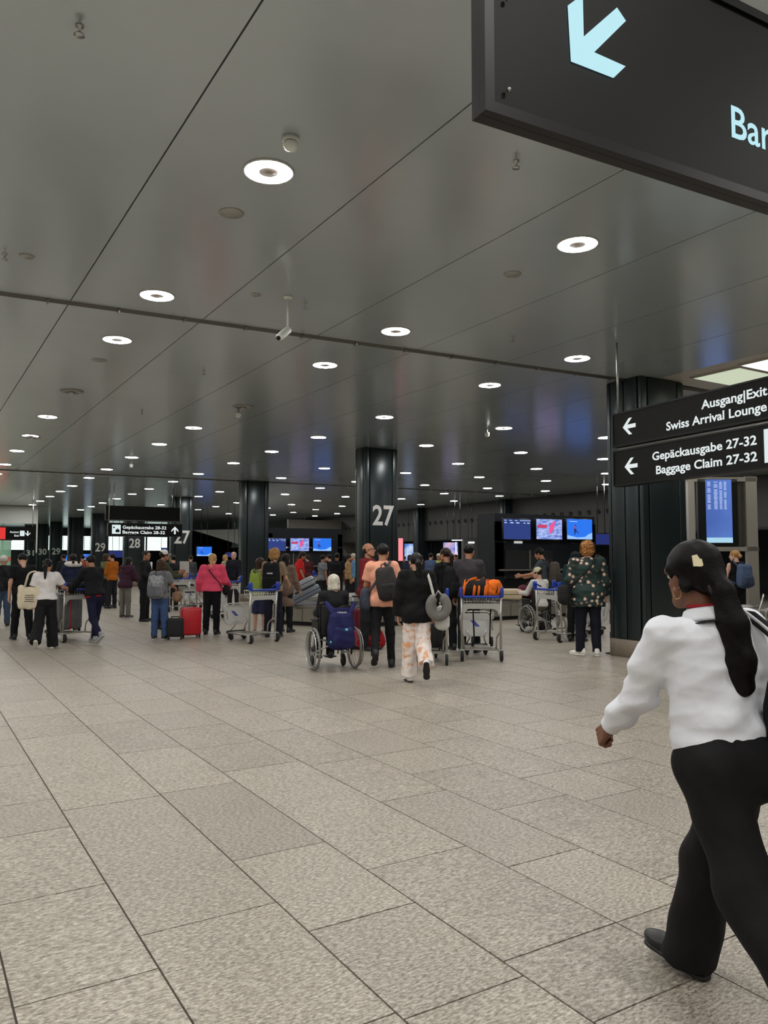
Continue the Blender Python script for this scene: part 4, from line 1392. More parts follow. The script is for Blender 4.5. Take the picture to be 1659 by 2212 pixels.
PEOPLE = []
def view_turn(px): return math.degrees(math.atan((CX - px) / FPX))
def person(px, py, lab, h=1.70, face=0, D=None, skin='light', hair=('short', 'black'), top=None, legs=None, shoes=((30, 30, 32), (30, 30, 32)), cap_=None, hands=('relax', 'relax'), vox=.018, wf=1.0, group=None, extra_pitch=0, glasses=False, J=None, root=None, base_z=0.0, headvox=.009, hairvox=.012, name='person', **pose):
    """top = (kind, rgb, {options}); legs = (fit, rgb, {options})"""
    if root is None:
        a = P(px, py) if D is None else Q(px, 1207, D)
        root = empty(name, (a[0], a[1], base_z), hdg(face + view_turn(px)), lab, 'person', group)
    if J is None: J = skeleton(h, wf=wf, **pose)
    s = J['s']
    hh = min(1.06, .30 + .70 * s) if s > .7 else .86
    sd = len(PEOPLE) * 7 + 1
    PEOPLE.append((lab, root, J))
    if vox > .015: hands = tuple(q + '_lo' for q in hands)
    Vb, Fb = body_mesh(J, hh, hands, max(vox, .02), headvox)
    mesh_obj('body', Vb, Fb, skin_mat(skin), root, True)
    Hm = Matrix([list(J['Hr'][i] * hh) + [J['head'][i]] for i in range(3)] + [[0, 0, 0, 1]])
    for sx in (-1, 1):
        eye_obj(root, Hm @ Matrix.Translation((sx * .031, .0775, .004)))
    if top:
        kind, rgb, op = top
        o = dict(op)
        nm = o.pop('name', {'tee': 't_shirt', 'shirt': 'shirt', 'jacket': 'jacket', 'puffer': 'puffer_jacket', 'hoodie': 'hoodie', 'suit': 'suit_jacket', 'blouse': 'blouse', 'tank': 'tank_top', 'coat': 'coat'}[kind])
        mt = o.pop('mat', None)
        dflt = {'tee': dict(ease=.014, sleeve='short', hem=.86), 'shirt': dict(ease=.016, sleeve='long', hem=.86), 'jacket': dict(ease=.028, sleeve='long', hem=.84, fold=.007), 'puffer': dict(ease=.045, sleeve='long', hem=.82, fold=.008, hood=True), 'hoodie': dict(ease=.030, sleeve='long', hem=.88, hood=True, fold=.007), 'suit': dict(ease=.022, sleeve='long', hem=.74), 'blouse': dict(ease=.024, sleeve='long', hem=.74, flare=.02), 'tank': dict(ease=.008, sleeve='none', hem=.88), 'coat': dict(ease=.03, sleeve='long', hem=.55, flare=.02)}[kind]
        dflt.update(o)
        Vt, Ft = top_mesh(J, vox=vox, seed=sd, **dflt)
        mesh_obj(nm, Vt, Ft, mt or cloth(kind + '_%d_%d_%d' % rgb, rgb), root, True)
    if legs:
        fit, rgb, op = legs
        o = dict(op)
        mt = o.pop('mat', None)
        nm = o.pop('name', 'shorts' if fit == 'shorts' else 'trousers')
        Vt, Ft = leg_mesh(J, fit, vox, seed=sd + 3, **o)
        mesh_obj(nm, Vt, Ft, mt or cloth('leg_%d_%d_%d' % rgb, rgb), root, True)
    if shoes:
        mu = mat('shoe_%d_%d_%d' % shoes[0], s2l(*shoes[0]), .5); ms = mat('sole_%d_%d_%d' % shoes[1], s2l(*shoes[1]), .6)
        for k in 'LR':
            M3 = J['foot' + k]
            sc = s * .98
            o_ = J['an' + k] + M3 @ (v3(0, 0, -.075) * s)
            (V1, F1), (V2, F2) = SHOE
            kk = (shoes[0], shoes[1])
            if kk not in SHOEDATA:
                sh = mesh_obj('shoe', V1, F1, mu, root, True); so = mesh_obj('sole', V2, F2, ms, sh, True)
                SHOEDATA[kk] = (sh.data, so.data)
            else:
                sh = link(bpy.data.objects.new('shoe', SHOEDATA[kk][0]), root); so = link(bpy.data.objects.new('sole', SHOEDATA[kk][1]), sh)
            sh.matrix_local = Matrix([list(M3[i] * sc) + [o_[i]] for i in range(3)] + [[0, 0, 0, 1]])
    if hair and hair[0] != 'none':
        Vt, Ft = hair_mesh(hair[0], hairvox)
        nm = 'headscarf' if hair[0] == 'veil' else 'hair'
        mt = hair_mat(hair[1]) if isinstance(hair[1], str) else cloth('scarf_%d_%d_%d' % hair[1], hair[1])
        mesh_obj(nm, (Vt * hh) @ J['Hr'].T + J['head'], Ft, mt, root, True)
    if cap_:
        m = cloth('cap_%d_%d_%d' % cap_, cap_, bump=.1)
        c = MB().lathe([(.089, .02), (.092, .045), (.082, .09), (.05, .122), (.0001, .132)], 18, (0, -.014, .008), caps=False)
        c.tube([(-.062, .06, .035), (-.04, .12, .03), (0, .142, .028), (.04, .12, .03), (.062, .06, .035)], [.01, .016, .016, .016, .01], 8, flat=.45, up=(0, 0, 1))
        c.add([(-.066, .055, .038), (-.045, .125, .032), (0, .150, .030), (.045, .125, .032), (.066, .055, .038)], [(0, 1, 2, 3, 4)])
        o = c.build('cap', m, root); o.matrix_local = Hm
    if glasses:
        g_ = MB()
        for sx in (-1, 1):
            g_.tube([(sx * .031 + .022 * math.cos(a_ * .5236), .104, .004 + .017 * math.sin(a_ * .5236)) for a_ in range(12)], .0028, 5, closed=True)
            g_.tube([(sx * .054, .102, .008), (sx * .080, .0, .006)], .0025, 5)
        g_.tube([(-.009, .106, .008), (.009, .106, .008)], .0025, 5)
        o = g_.build('glasses', mat('glasses_black', s2l(14, 14, 14), .3), root); o.matrix_local = Hm
    return root, J
def wpt(root, p):
    """a point given in a person's own frame, as a place in the hall"""
    rz = root.rotation_euler[2]
    q = Rz(rz) @ np.array(p, float)
    return q + np.array(root.location)
# ================================================================ LUGGAGE, TROLLEYS, WHEELCHAIRS
M_TROL = mat('trolley_steel', s2l(186, 184, 176), .32, .75)
M_TROLP = mat('trolley_panel', s2l(188, 188, 182), .45, .2)
M_BLUE = mat('trolley_blue', s2l(28, 62, 168), .35)
M_TYRE = mat('tyre_black', s2l(28, 28, 29), .7)
M_GREYT = mat('tyre_grey', s2l(120, 120, 116), .6)
M_BLK = mat('plastic_black', s2l(20, 20, 21), .45)
TROLLEY = None
def trolley_proto():
    t = empty('luggage_trolley', (0, 0, 0))
    W = .30
    for sx in (-1, 1):
        MB().tube([(sx * W, 0, .15), (sx * W, -.02, .6), (sx * W, -.05, 1.0)], .019, 8).build('upright', M_TROL, t)
        MB().tube(bend([(sx * W, -.005, .44), (sx * (W - .02), .10, .40), (sx * (W - .04), .17, .34), (sx * (W - .05), .18, .15)], .06), .013, 8).build('brace', M_TROL, t)
        MB().tube(bend([(sx * W, -.01, .16), (sx * .27, .30, .15), (sx * .17, .86, .14)], .1), .02, 8).build('side_rail', M_TROL, t)
        # lifted end of the handle
        MB().rbox((sx * (W + .015), -.06, 1.055), (.045, .10, .16), .02, 2, Matrix.Translation((0, 0, 0))).build('handle_end', M_BLUE, t)
    MB().tube(bend([(-W, -.055, 1.0), (-W + .04, -.075, .985), (W - .04, -.075, .985), (W, -.055, 1.0)], .03), .021, 10).build('handle_bar', M_BLUE, t)
    MB().tube(bend([(-W, -.09, 1.10), (-W, .10, 1.03)], .02), .016, 8).tube(bend([(W, -.09, 1.10), (W, .10, 1.03)], .02), .016, 8).build('handle_arm', M_BLUE, t)
    b = MB()
    for z, y1 in ((.975, .22), (.90, .20)):
        b.tube(bend([(-W + .02, -.04, z), (-W + .02, y1, z), (W - .02, y1, z), (W - .02, -.04, z)], .04), .007, 6)
    for q in range(11):
        x = -W + .04 + q * (2 * W - .08) / 10
        b.tube(bend([(x, -.05, .97), (x, -.03, .84), (x, .18, .84), (x, .22, .975)], .02, 2), .005, 5)
    b.build('basket', M_TROL, t)
    arch = [(-W, .78), (-W, .88), (W, .88), (W, .78), (W - .03, .70), (W - .05, .76), (W - .10, .80), (-W + .10, .80), (-W + .05, .76), (-W + .03, .70)]
    MB().prism(arch, -.015, .015, Matrix.Translation((0, -.03, 0)) @ Matrix.Rotation(R(90), 4, 'X')).build('arch_plate', M_TROLP, t)
    for q in range(5):
        y = .14 + q * .16
        x = .29 - .115 * (y / .86)
        MB().rbox((0, y, .155), (2 * x, .05, .016), .006, 1).build('platform_bar', M_INOXD, t)
    MB().rbox((0, .90, .145), (.38, .05, .06), .02, 2).build('bumper', M_BLK, t)
    for sx in (-1, 1):
        MB().tube(bend([(sx * .17, .84, .15), (sx * .11, .70, .30), (sx * .17, .74, .42)], .05), .012, 8).build('panel_strut', M_TROL, t)
    plate = [(-.25, .36), (-.19, .30), (.19, .30), (.25, .36), (.25, .62), (.20, .68), (-.20, .68), (-.25, .62)]
    MB().prism(plate, -.012, .012, Matrix.Translation((0, .80, 0)) @ Matrix.Rotation(R(78), 4, 'X') @ Matrix.Translation((0, 0, 0))).build('front_panel', M_TROLP, t)
    MB().tube(bend([(-.26, .76, .40), (-.26, .83, .64), (-.19, .85, .70), (.19, .85, .70), (.26, .83, .64), (.26, .76, .40)], .05), .011, 8).build('panel_frame', M_TROL, t)
    MB().prism([(-.09, .56), (-.02, .56), (.07, .46), (.0, .46)], -.0145, .0145, Matrix.Translation((0, .80, 0)) @ Matrix.Rotation(R(78), 4, 'X')).build('blue_mark', mat('mark_blue', s2l(60, 64, 150), .5), t)
    for (x, y, r) in ((-W, -.03, .085), (W, -.03, .085), (-.15, .82, .06), (.15, .82, .06)):
        c = MB().box((x - .03, y, .10), (.008, .07, .13)).box((x + .03, y, .10), (.008, .07, .13)).box((x, y, .17), (.068, .07, .02)).build('caster', M_TROLP if r > .07 else M_BLK, t)
        MB().lathe([(r * .35, -.02), (r * .92, -.02), (r, -.012), (r, .012), (r * .92, .02), (r * .35, .02)], 16, (x, y - .02, r), Matrix.Rotation(R(90), 4, 'Y')).build('wheel', M_TYRE, c)
    return t
def trolley(px, py, face, lab, D=None, xy=None):
    global TROLLEY
    if TROLLEY is None:
        TROLLEY = trolley_proto(); t = TROLLEY
    else:
        t = copy_tree(TROLLEY)
    a = np.array([*xy, 0]) if xy is not None else (P(px, py) if D is None else Q(px, 1207, D))
    t.location = (a[0], a[1], 0)
    t.rotation_euler = (0, 0, hdg(face + (view_turn(px) if xy is None else 0)))
    tag(t, lab, 'luggage trolley', 'luggage trolleys')
    return t

WCHAIR = None
def wheel_parts(t, x, sx):
    r = .30
    Mx = Matrix.Translation((x, 0, r)) @ Matrix.Rotation(R(90), 4, 'Y')
    w = MB().lathe([(r + .018 * math.cos(a * math.pi / 4) - .018, .018 * math.sin(a * math.pi / 4)) for a in range(8)], 40, (0, 0, 0), Mx, closed=True).build('wheel', M_GREYT, t)
    MB().lathe([(r - .030, -.009), (r - .034, -.009), (r - .034, .009), (r - .030, .009)], 40, (0, 0, 0), Mx, closed=True).build('rim', M_STEEL, w)
    MB().lathe([(.26 + .009 * math.cos(a * math.pi / 3), sx * .045 + .009 * math.sin(a * math.pi / 3)) for a in range(6)], 40, (0, 0, 0), Mx, closed=True).build('hand_rim', M_STEEL, w)
    sp = MB()
    for q in range(14):
        a = q * 2 * math.pi / 14
        sp.tube([tuple(Mx @ Vector((.03 * math.cos(a), .03 * math.sin(a), .02 * (-1) ** q))), tuple(Mx @ Vector(((r - .032) * math.cos(a), (r - .032) * math.sin(a), 0)))], .003, 5)
    sp.build('spokes', M_STEEL, w)
    MB().lathe([(.035, -.035), (.035, .035)], 14, (0, 0, 0), Mx).build('hub', M_BLK, w)
def wheelchair(px, py, face, lab):
    global WCHAIR
    if WCHAIR is None:
        t = empty('wheelchair', (0, 0, 0))
        for sx in (-1, 1):
            wheel_parts(t, sx * .30, sx)
            MB().tube(bend([(sx * .235, -.06, .22), (sx * .235, -.08, .93), (sx * .235, -.20, .95)], .05), .014, 8).build('back_post', M_BLK, t)
            MB().tube([(sx * .235, -.10, .945), (sx * .235, -.23, .952)], .021, 8).build('push_grip', M_TYRE, t)
            MB().tube(bend([(sx * .235, -.06, .48), (sx * .235, .40, .50), (sx * .22, .50, .16)], .06), .014, 8).build('side_tube', M_STEEL, t)
            MB().tube(bend([(sx * .235, -.04, .22), (sx * .235, .34, .22)], .05), .014, 8).build('lower_tube', M_STEEL, t)
            MB().rbox((sx * .245, .14, .70), (.055, .32, .035), .012, 2).build('armrest', M_BLK, t)
            MB().box((sx * .24, .14, .58), (.012, .32, .20)).build('side_guard', M_BLK, t)
            MB().rbox((sx * .11, .56, .12), (.17, .18, .02), .008, 1).build('footplate', M_BLK, t)
            c = MB().box((sx * .235, .33, .16), (.05, .04, .12)).build('caster_fork', M_STEEL, t)
            MB().lathe([(.02, -.016), (.085, -.016), (.09, 0), (.085, .016), (.02, .016)], 18, (sx * .235, .30, .09), Matrix.Rotation(R(90), 4, 'Y')).build('caster_wheel', M_TYRE, c)
        MB().rbox((0, .16, .49), (.45, .44, .05), .02, 2).build('seat', M_BLK, t)
        MB().rbox((0, -.075, .70), (.45, .03, .42), .015, 2).build('backrest', M_BLK, t)
        MB().tube([(-.23, .1, .25), (.23, .1, .45)], .012, 8).tube([(.23, .1, .25), (-.23, .1, .45)], .012, 8).build('cross_brace', M_STEEL, t)
        WCHAIR = t
    else:
        t = copy_tree(WCHAIR)
    a = P(px, py)
    t.location = (a[0], a[1], 0); t.rotation_euler = (0, 0, hdg(face + view_turn(px)))
    tag(t, lab, 'wheelchair', 'wheelchairs')
    return t

def suitcase(loc, rz, size, rgb, lab, tele=.0, ribs=True, tilt=None, name='suitcase', strap=None, rough=.35, soft=False, group=None, cat='suitcase', basis=None):
    """upright case: width x, depth y, height z; tilt is an extra rotation matrix"""
    w, d, h = size
    t = empty(name, loc, rz, lab, cat, group)
    if tilt is not None:
        t.rotation_euler = (Matrix.Rotation(rz, 3, 'Z') @ tilt.to_3x3()).to_euler()
    if basis is not None: t.rotation_euler = basis.to_euler()
    m = mat('case_%d_%d_%d' % rgb, s2l(*rgb), .8 if soft else rough, noise=.05, nscale=8, bump=.15 if soft else 0)
    z0 = .05
    MB().rbox((0, 0, z0 + h / 2), (w, d, h), min(.05, d * .3), 3).build('shell', m, t)
    if ribs:
        for sy in (-1, 1):
            rb = MB()
            for q in range(5):
                x = -w * .34 + q * w * .17
                rb.rbox((x, sy * (d / 2), z0 + h / 2), (w * .06, .012, h * .78), .005, 1)
            rb.build('ribs', m, t)
    MB().rbox((0, 0, z0 + h / 2), (w + .006, .022, h + .006), min(.045, d * .28), 3).build('zip_band', M_BLK, t)
    MB().tube(bend([(-.08, 0, z0 + h), (-.07, 0, z0 + h + .03), (.07, 0, z0 + h + .03), (.08, 0, z0 + h)], .02), .010, 8).build('top_handle', M_BLK, t)
    if tele:
        q = MB()
        for sx in (-1, 1): q.tube([(sx * w * .22, d * .3, z0 + h - .02), (sx * w * .22, d * .3, z0 + h + tele)], .008, 6)
        q.build('telescopic_tubes', M_STEEL, t)
        MB().rbox((0, d * .3, z0 + h + tele), (w * .5, .03, .03), .01, 2).build('telescopic_grip', M_BLK, t)
    for sx in (-1, 1):
        for sy in (-1, 1):
            c = MB().box((sx * w * .4, sy * d * .36, .055), (.035, .035, .03)).build('wheel_mount', M_BLK, t)
            MB().lathe([(.008, -.012), (.026, -.012), (.026, .012), (.008, .012)], 12, (sx * w * .4, sy * d * .36, .026), Matrix.Rotation(R(90), 4, 'Y')).build('wheel', M_TYRE, c)
    if strap:
        MB().rbox((0, 0, z0 + h / 2), (.05, d + .016, h + .016), min(.05, d * .3), 3).build('luggage_strap', mat('strap_%d_%d_%d' % strap, s2l(*strap), .7), t)
    return t

def soft_box(w, d, h, vox=.014, fold=.004, seed=1, taper=.85):
    """soft rounded block standing on z = 0"""
    r = min(w, d) * .36
    x, y = w / 2 - r, d / 2 - r
    pr = []
    for sx in (-1, 1):
        for sy in (-1, 1):
            pr.append(cap((sx * x, sy * y, r), (sx * x * taper, sy * y * .8, h - r), r, r))
    pr += [ell((0, 0, h * .45), (w * .5, d * .52, h * .5))]
    return sculpt([(pr, [])], vox, .06, (), fold, seed)
def local(root, p):
    return p
def backpack(root, J, lab, rgb, size=(.29, .44, .16), zc=1.17, back=.15, xoff=0.0, pocket=True, rgb2=None, logo=None, straps='both', tiltx=0, side=0.0, strap_rgb=None, shiny=False):
    w, h, d = size
    tp = J['tp']; s = J['s']
    c = tp(xoff, -back - d / 2, zc) - v3(0, 0, h / 2)
    rz = root.rotation_euler[2]
    t = empty('backpack', wpt(root, c), rz, lab, 'backpack', 'backpacks')
    lean = Matrix.Rotation(R(side), 4, 'Y')
    t.rotation_euler = (Matrix.Rotation(rz, 3, 'Z') @ lean.to_3x3()).to_euler()
    m = mat('pack_shiny_%d_%d_%d' % rgb, s2l(*rgb), .35, .3, noise=.5, nscale=14) if shiny else cloth('pack_%d_%d_%d' % rgb, rgb, .1)
    m2 = cloth('pack2_%d_%d_%d' % (rgb2 or rgb), rgb2 or tuple(int(x * .75) for x in rgb), .1)
    Vv, Ff = soft_box(w, d, h, .016, .004, len(lab))
    mesh_obj('main_compartment', Vv, Ff, m, t, True)
    if pocket:
        Vv, Ff = soft_box(w * .78, .09, h * .42, .014, .003, 5)
        o = mesh_obj('front_pocket', Vv, Ff, m2, t, True); o.location = (0, -d / 2 - .005, .03)
        MB().tube([(-w * .33, -d / 2 - .052, h * .40), (0, -d / 2 - .056, h * .42), (w * .33, -d / 2 - .052, h * .40)], .004, 5).build('zip', M_BLK, o)
    ms = cloth('strap_%d_%d_%d' % (strap_rgb or rgb2 or rgb), strap_rgb or rgb2 or tuple(int(x * .7) for x in rgb), .05)
    MB().tube(bend([(-.04, d * .3, h - .01), (-.03, d * .3, h + .05), (.03, d * .3, h + .05), (.04, d * .3, h - .01)], .02), .009, 6).build('grab_loop', ms, t)
    inv = lambda p: tuple(np.array(p) - c)
    for k, sx in (('L', -1), ('R', 1)):
        if straps not in ('both', k): continue
        pts = [inv(tp(sx * .09 + xoff, -back - .01, zc + h * .40)), inv(tp(sx * .105, -.09, 1.435)), inv(tp(sx * .11, .0, 1.465)), inv(tp(sx * .115, .10, 1.40)), inv(tp(sx * .13, .135, 1.25)), inv(tp(sx * .16, .06, 1.08)), inv(tp(sx * .13 + xoff, -back, zc - h * .35))]
        MB().tube(bend(pts, .06), .026, 8, flat=.25, up=(0, 1, .3)).build('shoulder_strap', ms, t)
    if logo:
        MB().rbox((0, -d / 2 - .03, h * .62), (w * .35, .02, .03), .004, 1).build('logo', mat('logo_pale', s2l(*logo), .5), t)
    return t
def sling(root, J, lab, rgb, frm, over, to, bag_c, bag_size, name='shoulder_bag', cat='bag', strap_rgb=None, width=.02, flap=True, fold=.004):
    """bag at bag_c (own frame of the wearer) hanging from a strap that passes frm, over ..., to"""
    c = np.array(bag_c, float)
    w, d, h = bag_size
    base = c - v3(0, 0, h / 2)
    t = empty(name, wpt(root, base), root.rotation_euler[2], lab, cat)
    m = cloth('bag_%d_%d_%d' % rgb, rgb, .08)
    Vv, Ff = soft_box(w, d, h, .014, fold, len(lab))
    mesh_obj('pouch', Vv, Ff, m, t, True)
    ms = cloth('bagstrap_%d_%d_%d' % (strap_rgb or rgb), strap_rgb or rgb, .05)
    pts = [tuple(np.array(p) - base) for p in ([frm] + list(over) + [to])]
    MB().tube(bend(pts, .08, 5), width, 8, flat=.22, up=(.3, 1, .3)).build('strap', ms, t)
    if flap:
        MB().rbox((0, -d / 2 - .002, h * .66), (w * .7, .012, .01), .004, 1).build('zip', M_BLK, t)
    return t
# ================================================================ TRAVELLERS
BLK = (22, 22, 24)
def standing(a=3): return dict(LL=(2, 3, a), RL=(-2, 2, a))
WALK_L = dict(LL=(22, 6, 2), RL=(-18, 24, 2), footR=-38, LA=(-16, 9, 12, 4), RA=(18, 9, 22, 6))
WALK_R = dict(RL=(22, 6, 2), LL=(-18, 24, 2), footL=-38, RA=(-16, 9, 12, 4), LA=(18, 9, 22, 6))

# 1 ---- peach T-shirt, walking away, backpack on one shoulder and a waist bag across
r, J = person(826, 1441, 'man in a peach t-shirt and black trousers walking away with a dark backpack', 1.77, 2, skin='tan', hair=('short', 'black'), top=('tee', (236, 168, 140), dict(hem=.83, ease=.026)), legs=('slim', BLK, {}), shoes=((26, 26, 28), (20, 20, 22)), vox=.013, head=(-22, 0), LL=(-14, 36, 3), RL=(3, 4, 4), footL=-42, LA=(14, 12, 30, 0), RA=(-4, 10, 14, 0), headvox=.007, hairvox=.009)
PEACH = (r, J)
backpack(r, J, 'dark grey backpack slung on the right shoulder of the man in peach', (58, 54, 54), (.27, .46, .15), 1.16, .15, .09, True, (44, 42, 43), None, 'R', side=-10, strap_rgb=(62, 60, 62))
tp = J['tp']
sling(r, J, 'slate grey sling bag hanging at the left hip of the man in peach', (66, 72, 84), tp(-.20, -.11, 1.02), [tp(-.12, -.16, 1.14), tp(.02, -.155, 1.32), tp(.10, -.10, 1.45), tp(.115, 0, 1.47), tp(.06, .16, 1.30), tp(-.10, .17, 1.10)], tp(-.19, .06, 1.0), tp(-.24, -.02, .93), (.13, .20, .30), 'sling_bag', 'bag', (84, 82, 84), .022)

# 2 ---- black jacket, tie-dyed trousers, neck pillow
tie = bpy.data.materials.new('tie_dye'); tie.use_nodes = True
nt = tie.node_tree; b_ = nt.nodes['Principled BSDF']; b_.inputs['Roughness'].default_value = .85
tc = nt.nodes.new('ShaderNodeTexCoord'); n_ = nt.nodes.new('ShaderNodeTexNoise'); n_.inputs['Scale'].default_value = 9; n_.inputs['Detail'].default_value = 2; n_.inputs['Distortion'].default_value = 1.2
cr = nt.nodes.new('ShaderNodeValToRGB'); cr.color_ramp.elements[0].position = .52; cr.color_ramp.elements[0].color = (*s2l(236, 226, 222), 1); cr.color_ramp.elements[1].position = .66; cr.color_ramp.elements[1].color = (*s2l(226, 168, 122), 1)
nt.links.new(tc.outputs['Object'], n_.inputs['Vector']); nt.links.new(n_.outputs[0], cr.inputs[0]); nt.links.new(cr.outputs[0], b_.inputs['Base Color'])
r, J = person(900, 1474, 'woman in a black jacket and white tie-dyed trousers striding away', 1.63, 6, skin='light', hair=('pony', 'black'), top=('jacket', (17, 17, 18), dict(hem=.78, ease=.045)), legs=('wide', (236, 226, 222), dict(mat=tie, length=.9, fold=.008)), shoes=((232, 230, 228), (24, 24, 26)), vox=.013, head=(8, -4), LL=(8, 6, 1), RL=(-14, 46, 0), footR=-62, LA=(2, 12, 16, 4), RA=(4, 12, 20, 4), headvox=.007, hairvox=.009)
tp = J['tp']
sling(r, J, 'white knitted bag hanging from the woman in tie-dyed trousers', (200, 200, 196), tp(.24, -.10, .96), [tp(.22, -.14, 1.12), tp(.15, -.12, 1.40), tp(.12, -.02, 1.475), tp(.16, .12, 1.25), tp(.26, .06, 1.05)], tp(.28, .0, .93), tp(.33, -.04, .84), (.16, .12, .26), 'knitted_bag', 'bag', (214, 212, 206), .018, False, .008)
c = tp(.27, -.20, 1.00)
t = empty('neck_pillow', wpt(r, c), r.rotation_euler[2], 'grey u-shaped neck pillow tied to the white bag strap', 'neck pillow')
ring = [(.105 * math.sin(R(a)), .0, .125 * math.cos(R(a))) for a in range(14, 348, 12)]
MB().tube(ring, [.040] + [.062] * (len(ring) - 2) + [.040], 12).build('pillow', cloth('pillow_grey', (120, 118, 114)), t)
MB().tube([(-.04, -.02, .14), (-.01, -.03, .20), (.04, -.02, .14)], .016, 6, flat=.4).build('fastening', cloth('pillow_tie', (222, 220, 214)), t)

# 3 ---- wheelchair traveller with the navy backpack
wc1 = wheelchair(722, 1446, 18, 'wheelchair seen from behind with a navy backpack on its handles')
r, J = person(722, 1446, 'grey-haired person in dark clothes sitting in the near wheelchair', 1.60, root=empty('person', wc1.location, wc1.rotation_euler[2], 'grey-haired person in dark clothes sitting in the near wheelchair', 'person'), skin='light', hair=('bob', 'grey'), top=('jacket', (28, 28, 31), {}), legs=('straight', (24, 24, 26), {}), vox=.016, hipz=.595, LL=(86, 80, 2), RL=(86, 80, 2), footL=0, footR=0, lean=-4, LA=(14, 5, 70, 6), RA=(14, 5, 70, 6), head=(0, -10))
for ch in r.children: ch.location.y += .06
bp = empty('backpack', tuple(np.array(wc1.location) + Rz(wc1.rotation_euler[2]) @ v3(.02, -.24, .32)), wc1.rotation_euler[2], 'navy backpack with a pale script mark hanging on the near wheelchair', 'backpack', 'backpacks')
mN = cloth('navy_pack', (36, 38, 84), .12)
Vv, Ff = soft_box(.36, .20, .50, .013, .007, 4)
mesh_obj('main_compartment', Vv, Ff, mN, bp, True)
Vv, Ff = soft_box(.28, .10, .26, .013, .006, 8)
o = mesh_obj('front_pocket', Vv, Ff, mN, bp, True); o.location = (0, -.12, .03)
for sx in (-1, 1): MB().tube(bend([(sx * .10, -.05, .44), (sx * .16, -.02, .56), (sx * .22, .02, .63), (sx * .215, .10, .63)], .05), .034, 8, flat=.25, up=(0, 1, .2)).build('shoulder_strap', cloth('navy_strap', (46, 48, 100)), bp)
MB().rbox((0, -.02, .50), (.24, .03, .13), .01, 2).build('top_band', mN, bp)
MB().tube([(-.07 + q * .01, -.042, .50 + .016 * math.sin(q * 2.1)) for q in range(15)], .006, 6).build('script_mark', mat('letter_pale', s2l(206, 206, 214), .6), bp)
for (x, z) in ((-.16, .10), (.03, .27), (.15, .30)): MB().rbox((x, -.15 if abs(x) < .1 else -.06, z), (.035, .03, .03), .004, 1).build('mint_tab', mat('mint', s2l(110, 222, 200), .5), bp)

# 4 ---- red jacket and glasses, with the maroon luggage
r, J = person(795, 1400, 'balding man with glasses in a dark red jacket facing right', 1.82, -118, D=13.6, skin='tan', hair=('bald', 'darkbrown'), top=('jacket', (112, 28, 34), dict(ease=.02)), legs=('straight', (26, 26, 30), {}), vox=.016, glasses=True, LA=(10, 8, 15, 0), RA=(12, 12, 20, 0), head=(8, 8), headvox=.007)
a = P(778, 1396)
suitcase((a[0], a[1], 0), hdg(25), (.50, .30, .62), (104, 26, 42), 'maroon suitcase beside the man in peach, in front of the red-jacketed man', .22, True, soft=True)
a = P(800, 1394)
Vv, Ff = soft_box(.58, .30, .34, .014, .006, 6)
t = empty('duffel_bag', (a[0], a[1], 0), hdg(10), 'bright red duffel bag on the floor in front of the maroon suitcase', 'bag')
t.location = tuple(P(795, 1402)); mesh_obj('body', Vv, Ff, cloth('duffel_red', (150, 22, 30)), t, True)
MB().tube(bend([(-.14, -.10, .30), (-.10, -.08, .44), (.10, -.08, .44), (.14, -.10, .30)], .06), .012, 8).build('handle', cloth('duffel_handle', (110, 16, 22)), t)
MB().rbox((0, -.155, .17), (.40, .012, .02), .004, 1).build('zip', M_BLK, t)

# 5 ---- black-shirted woman and dark-grey-shirted man behind the loaded trolley
r, J = person(965, 1400, 'woman in a black t-shirt with a black backpack standing beside the man in dark grey', 1.74, 28, D=13.6, skin='tan', hair=('pony', 'darkbrown'), top=('tee', (22, 22, 24), {}), legs=('straight', (30, 30, 33), {}), head=(22, -4), LA=(20, 8, 40, 0), RA=(8, 8, 30, 0))
backpack(r, J, 'bulky black backpack on the woman in the black t-shirt', (24, 24, 26), (.34, .50, .22), 1.14, .14)
r, J = person(1012, 1395, 'man in a dark grey t-shirt standing with his back turned behind the orange pack', 1.80, -6, D=13.3, skin='tan', hair=('short', 'black'), top=('tee', (62, 58, 62), dict(ease=.022)), legs=('straight', (30, 30, 34), {}), LA=(2, 10, 10, 0), RA=(20, 8, 40, 0), head=(-12, 0), wf=1.05)

# 6 ---- pink hoodie
r, J = person(457, 1370, 'blonde woman in a pink hoodie and black trousers standing with her back turned', 1.66, -14, skin='fair', hair=('highpony', 'blond'), top=('hoodie', (232, 82, 112), dict(hem=.90, ease=.04)), legs=('straight', (20, 20, 22), {}), shoes=((24, 24, 26), (24, 24, 26)), wf=1.14, LA=(2, 16, 30, 0), RA=(14, 16, 45, 0), head=(10, -6), LL=(2, 3, 4), RL=(-1, 2, 2))
tp = J['tp']
sling(r, J, 'small black crossbody bag on the woman in the pink hoodie', (26, 26, 28), tp(.20, -.10, .98), [tp(.16, -.17, 1.10), tp(0, -.185, 1.30), tp(-.09, -.12, 1.46), tp(-.11, 0, 1.49), tp(-.02, .16, 1.30), tp(.16, .17, 1.08)], tp(.22, .1, .98), tp(.26, .06, .92), (.12, .20, .18), 'crossbody_bag', 'bag', None, .012)

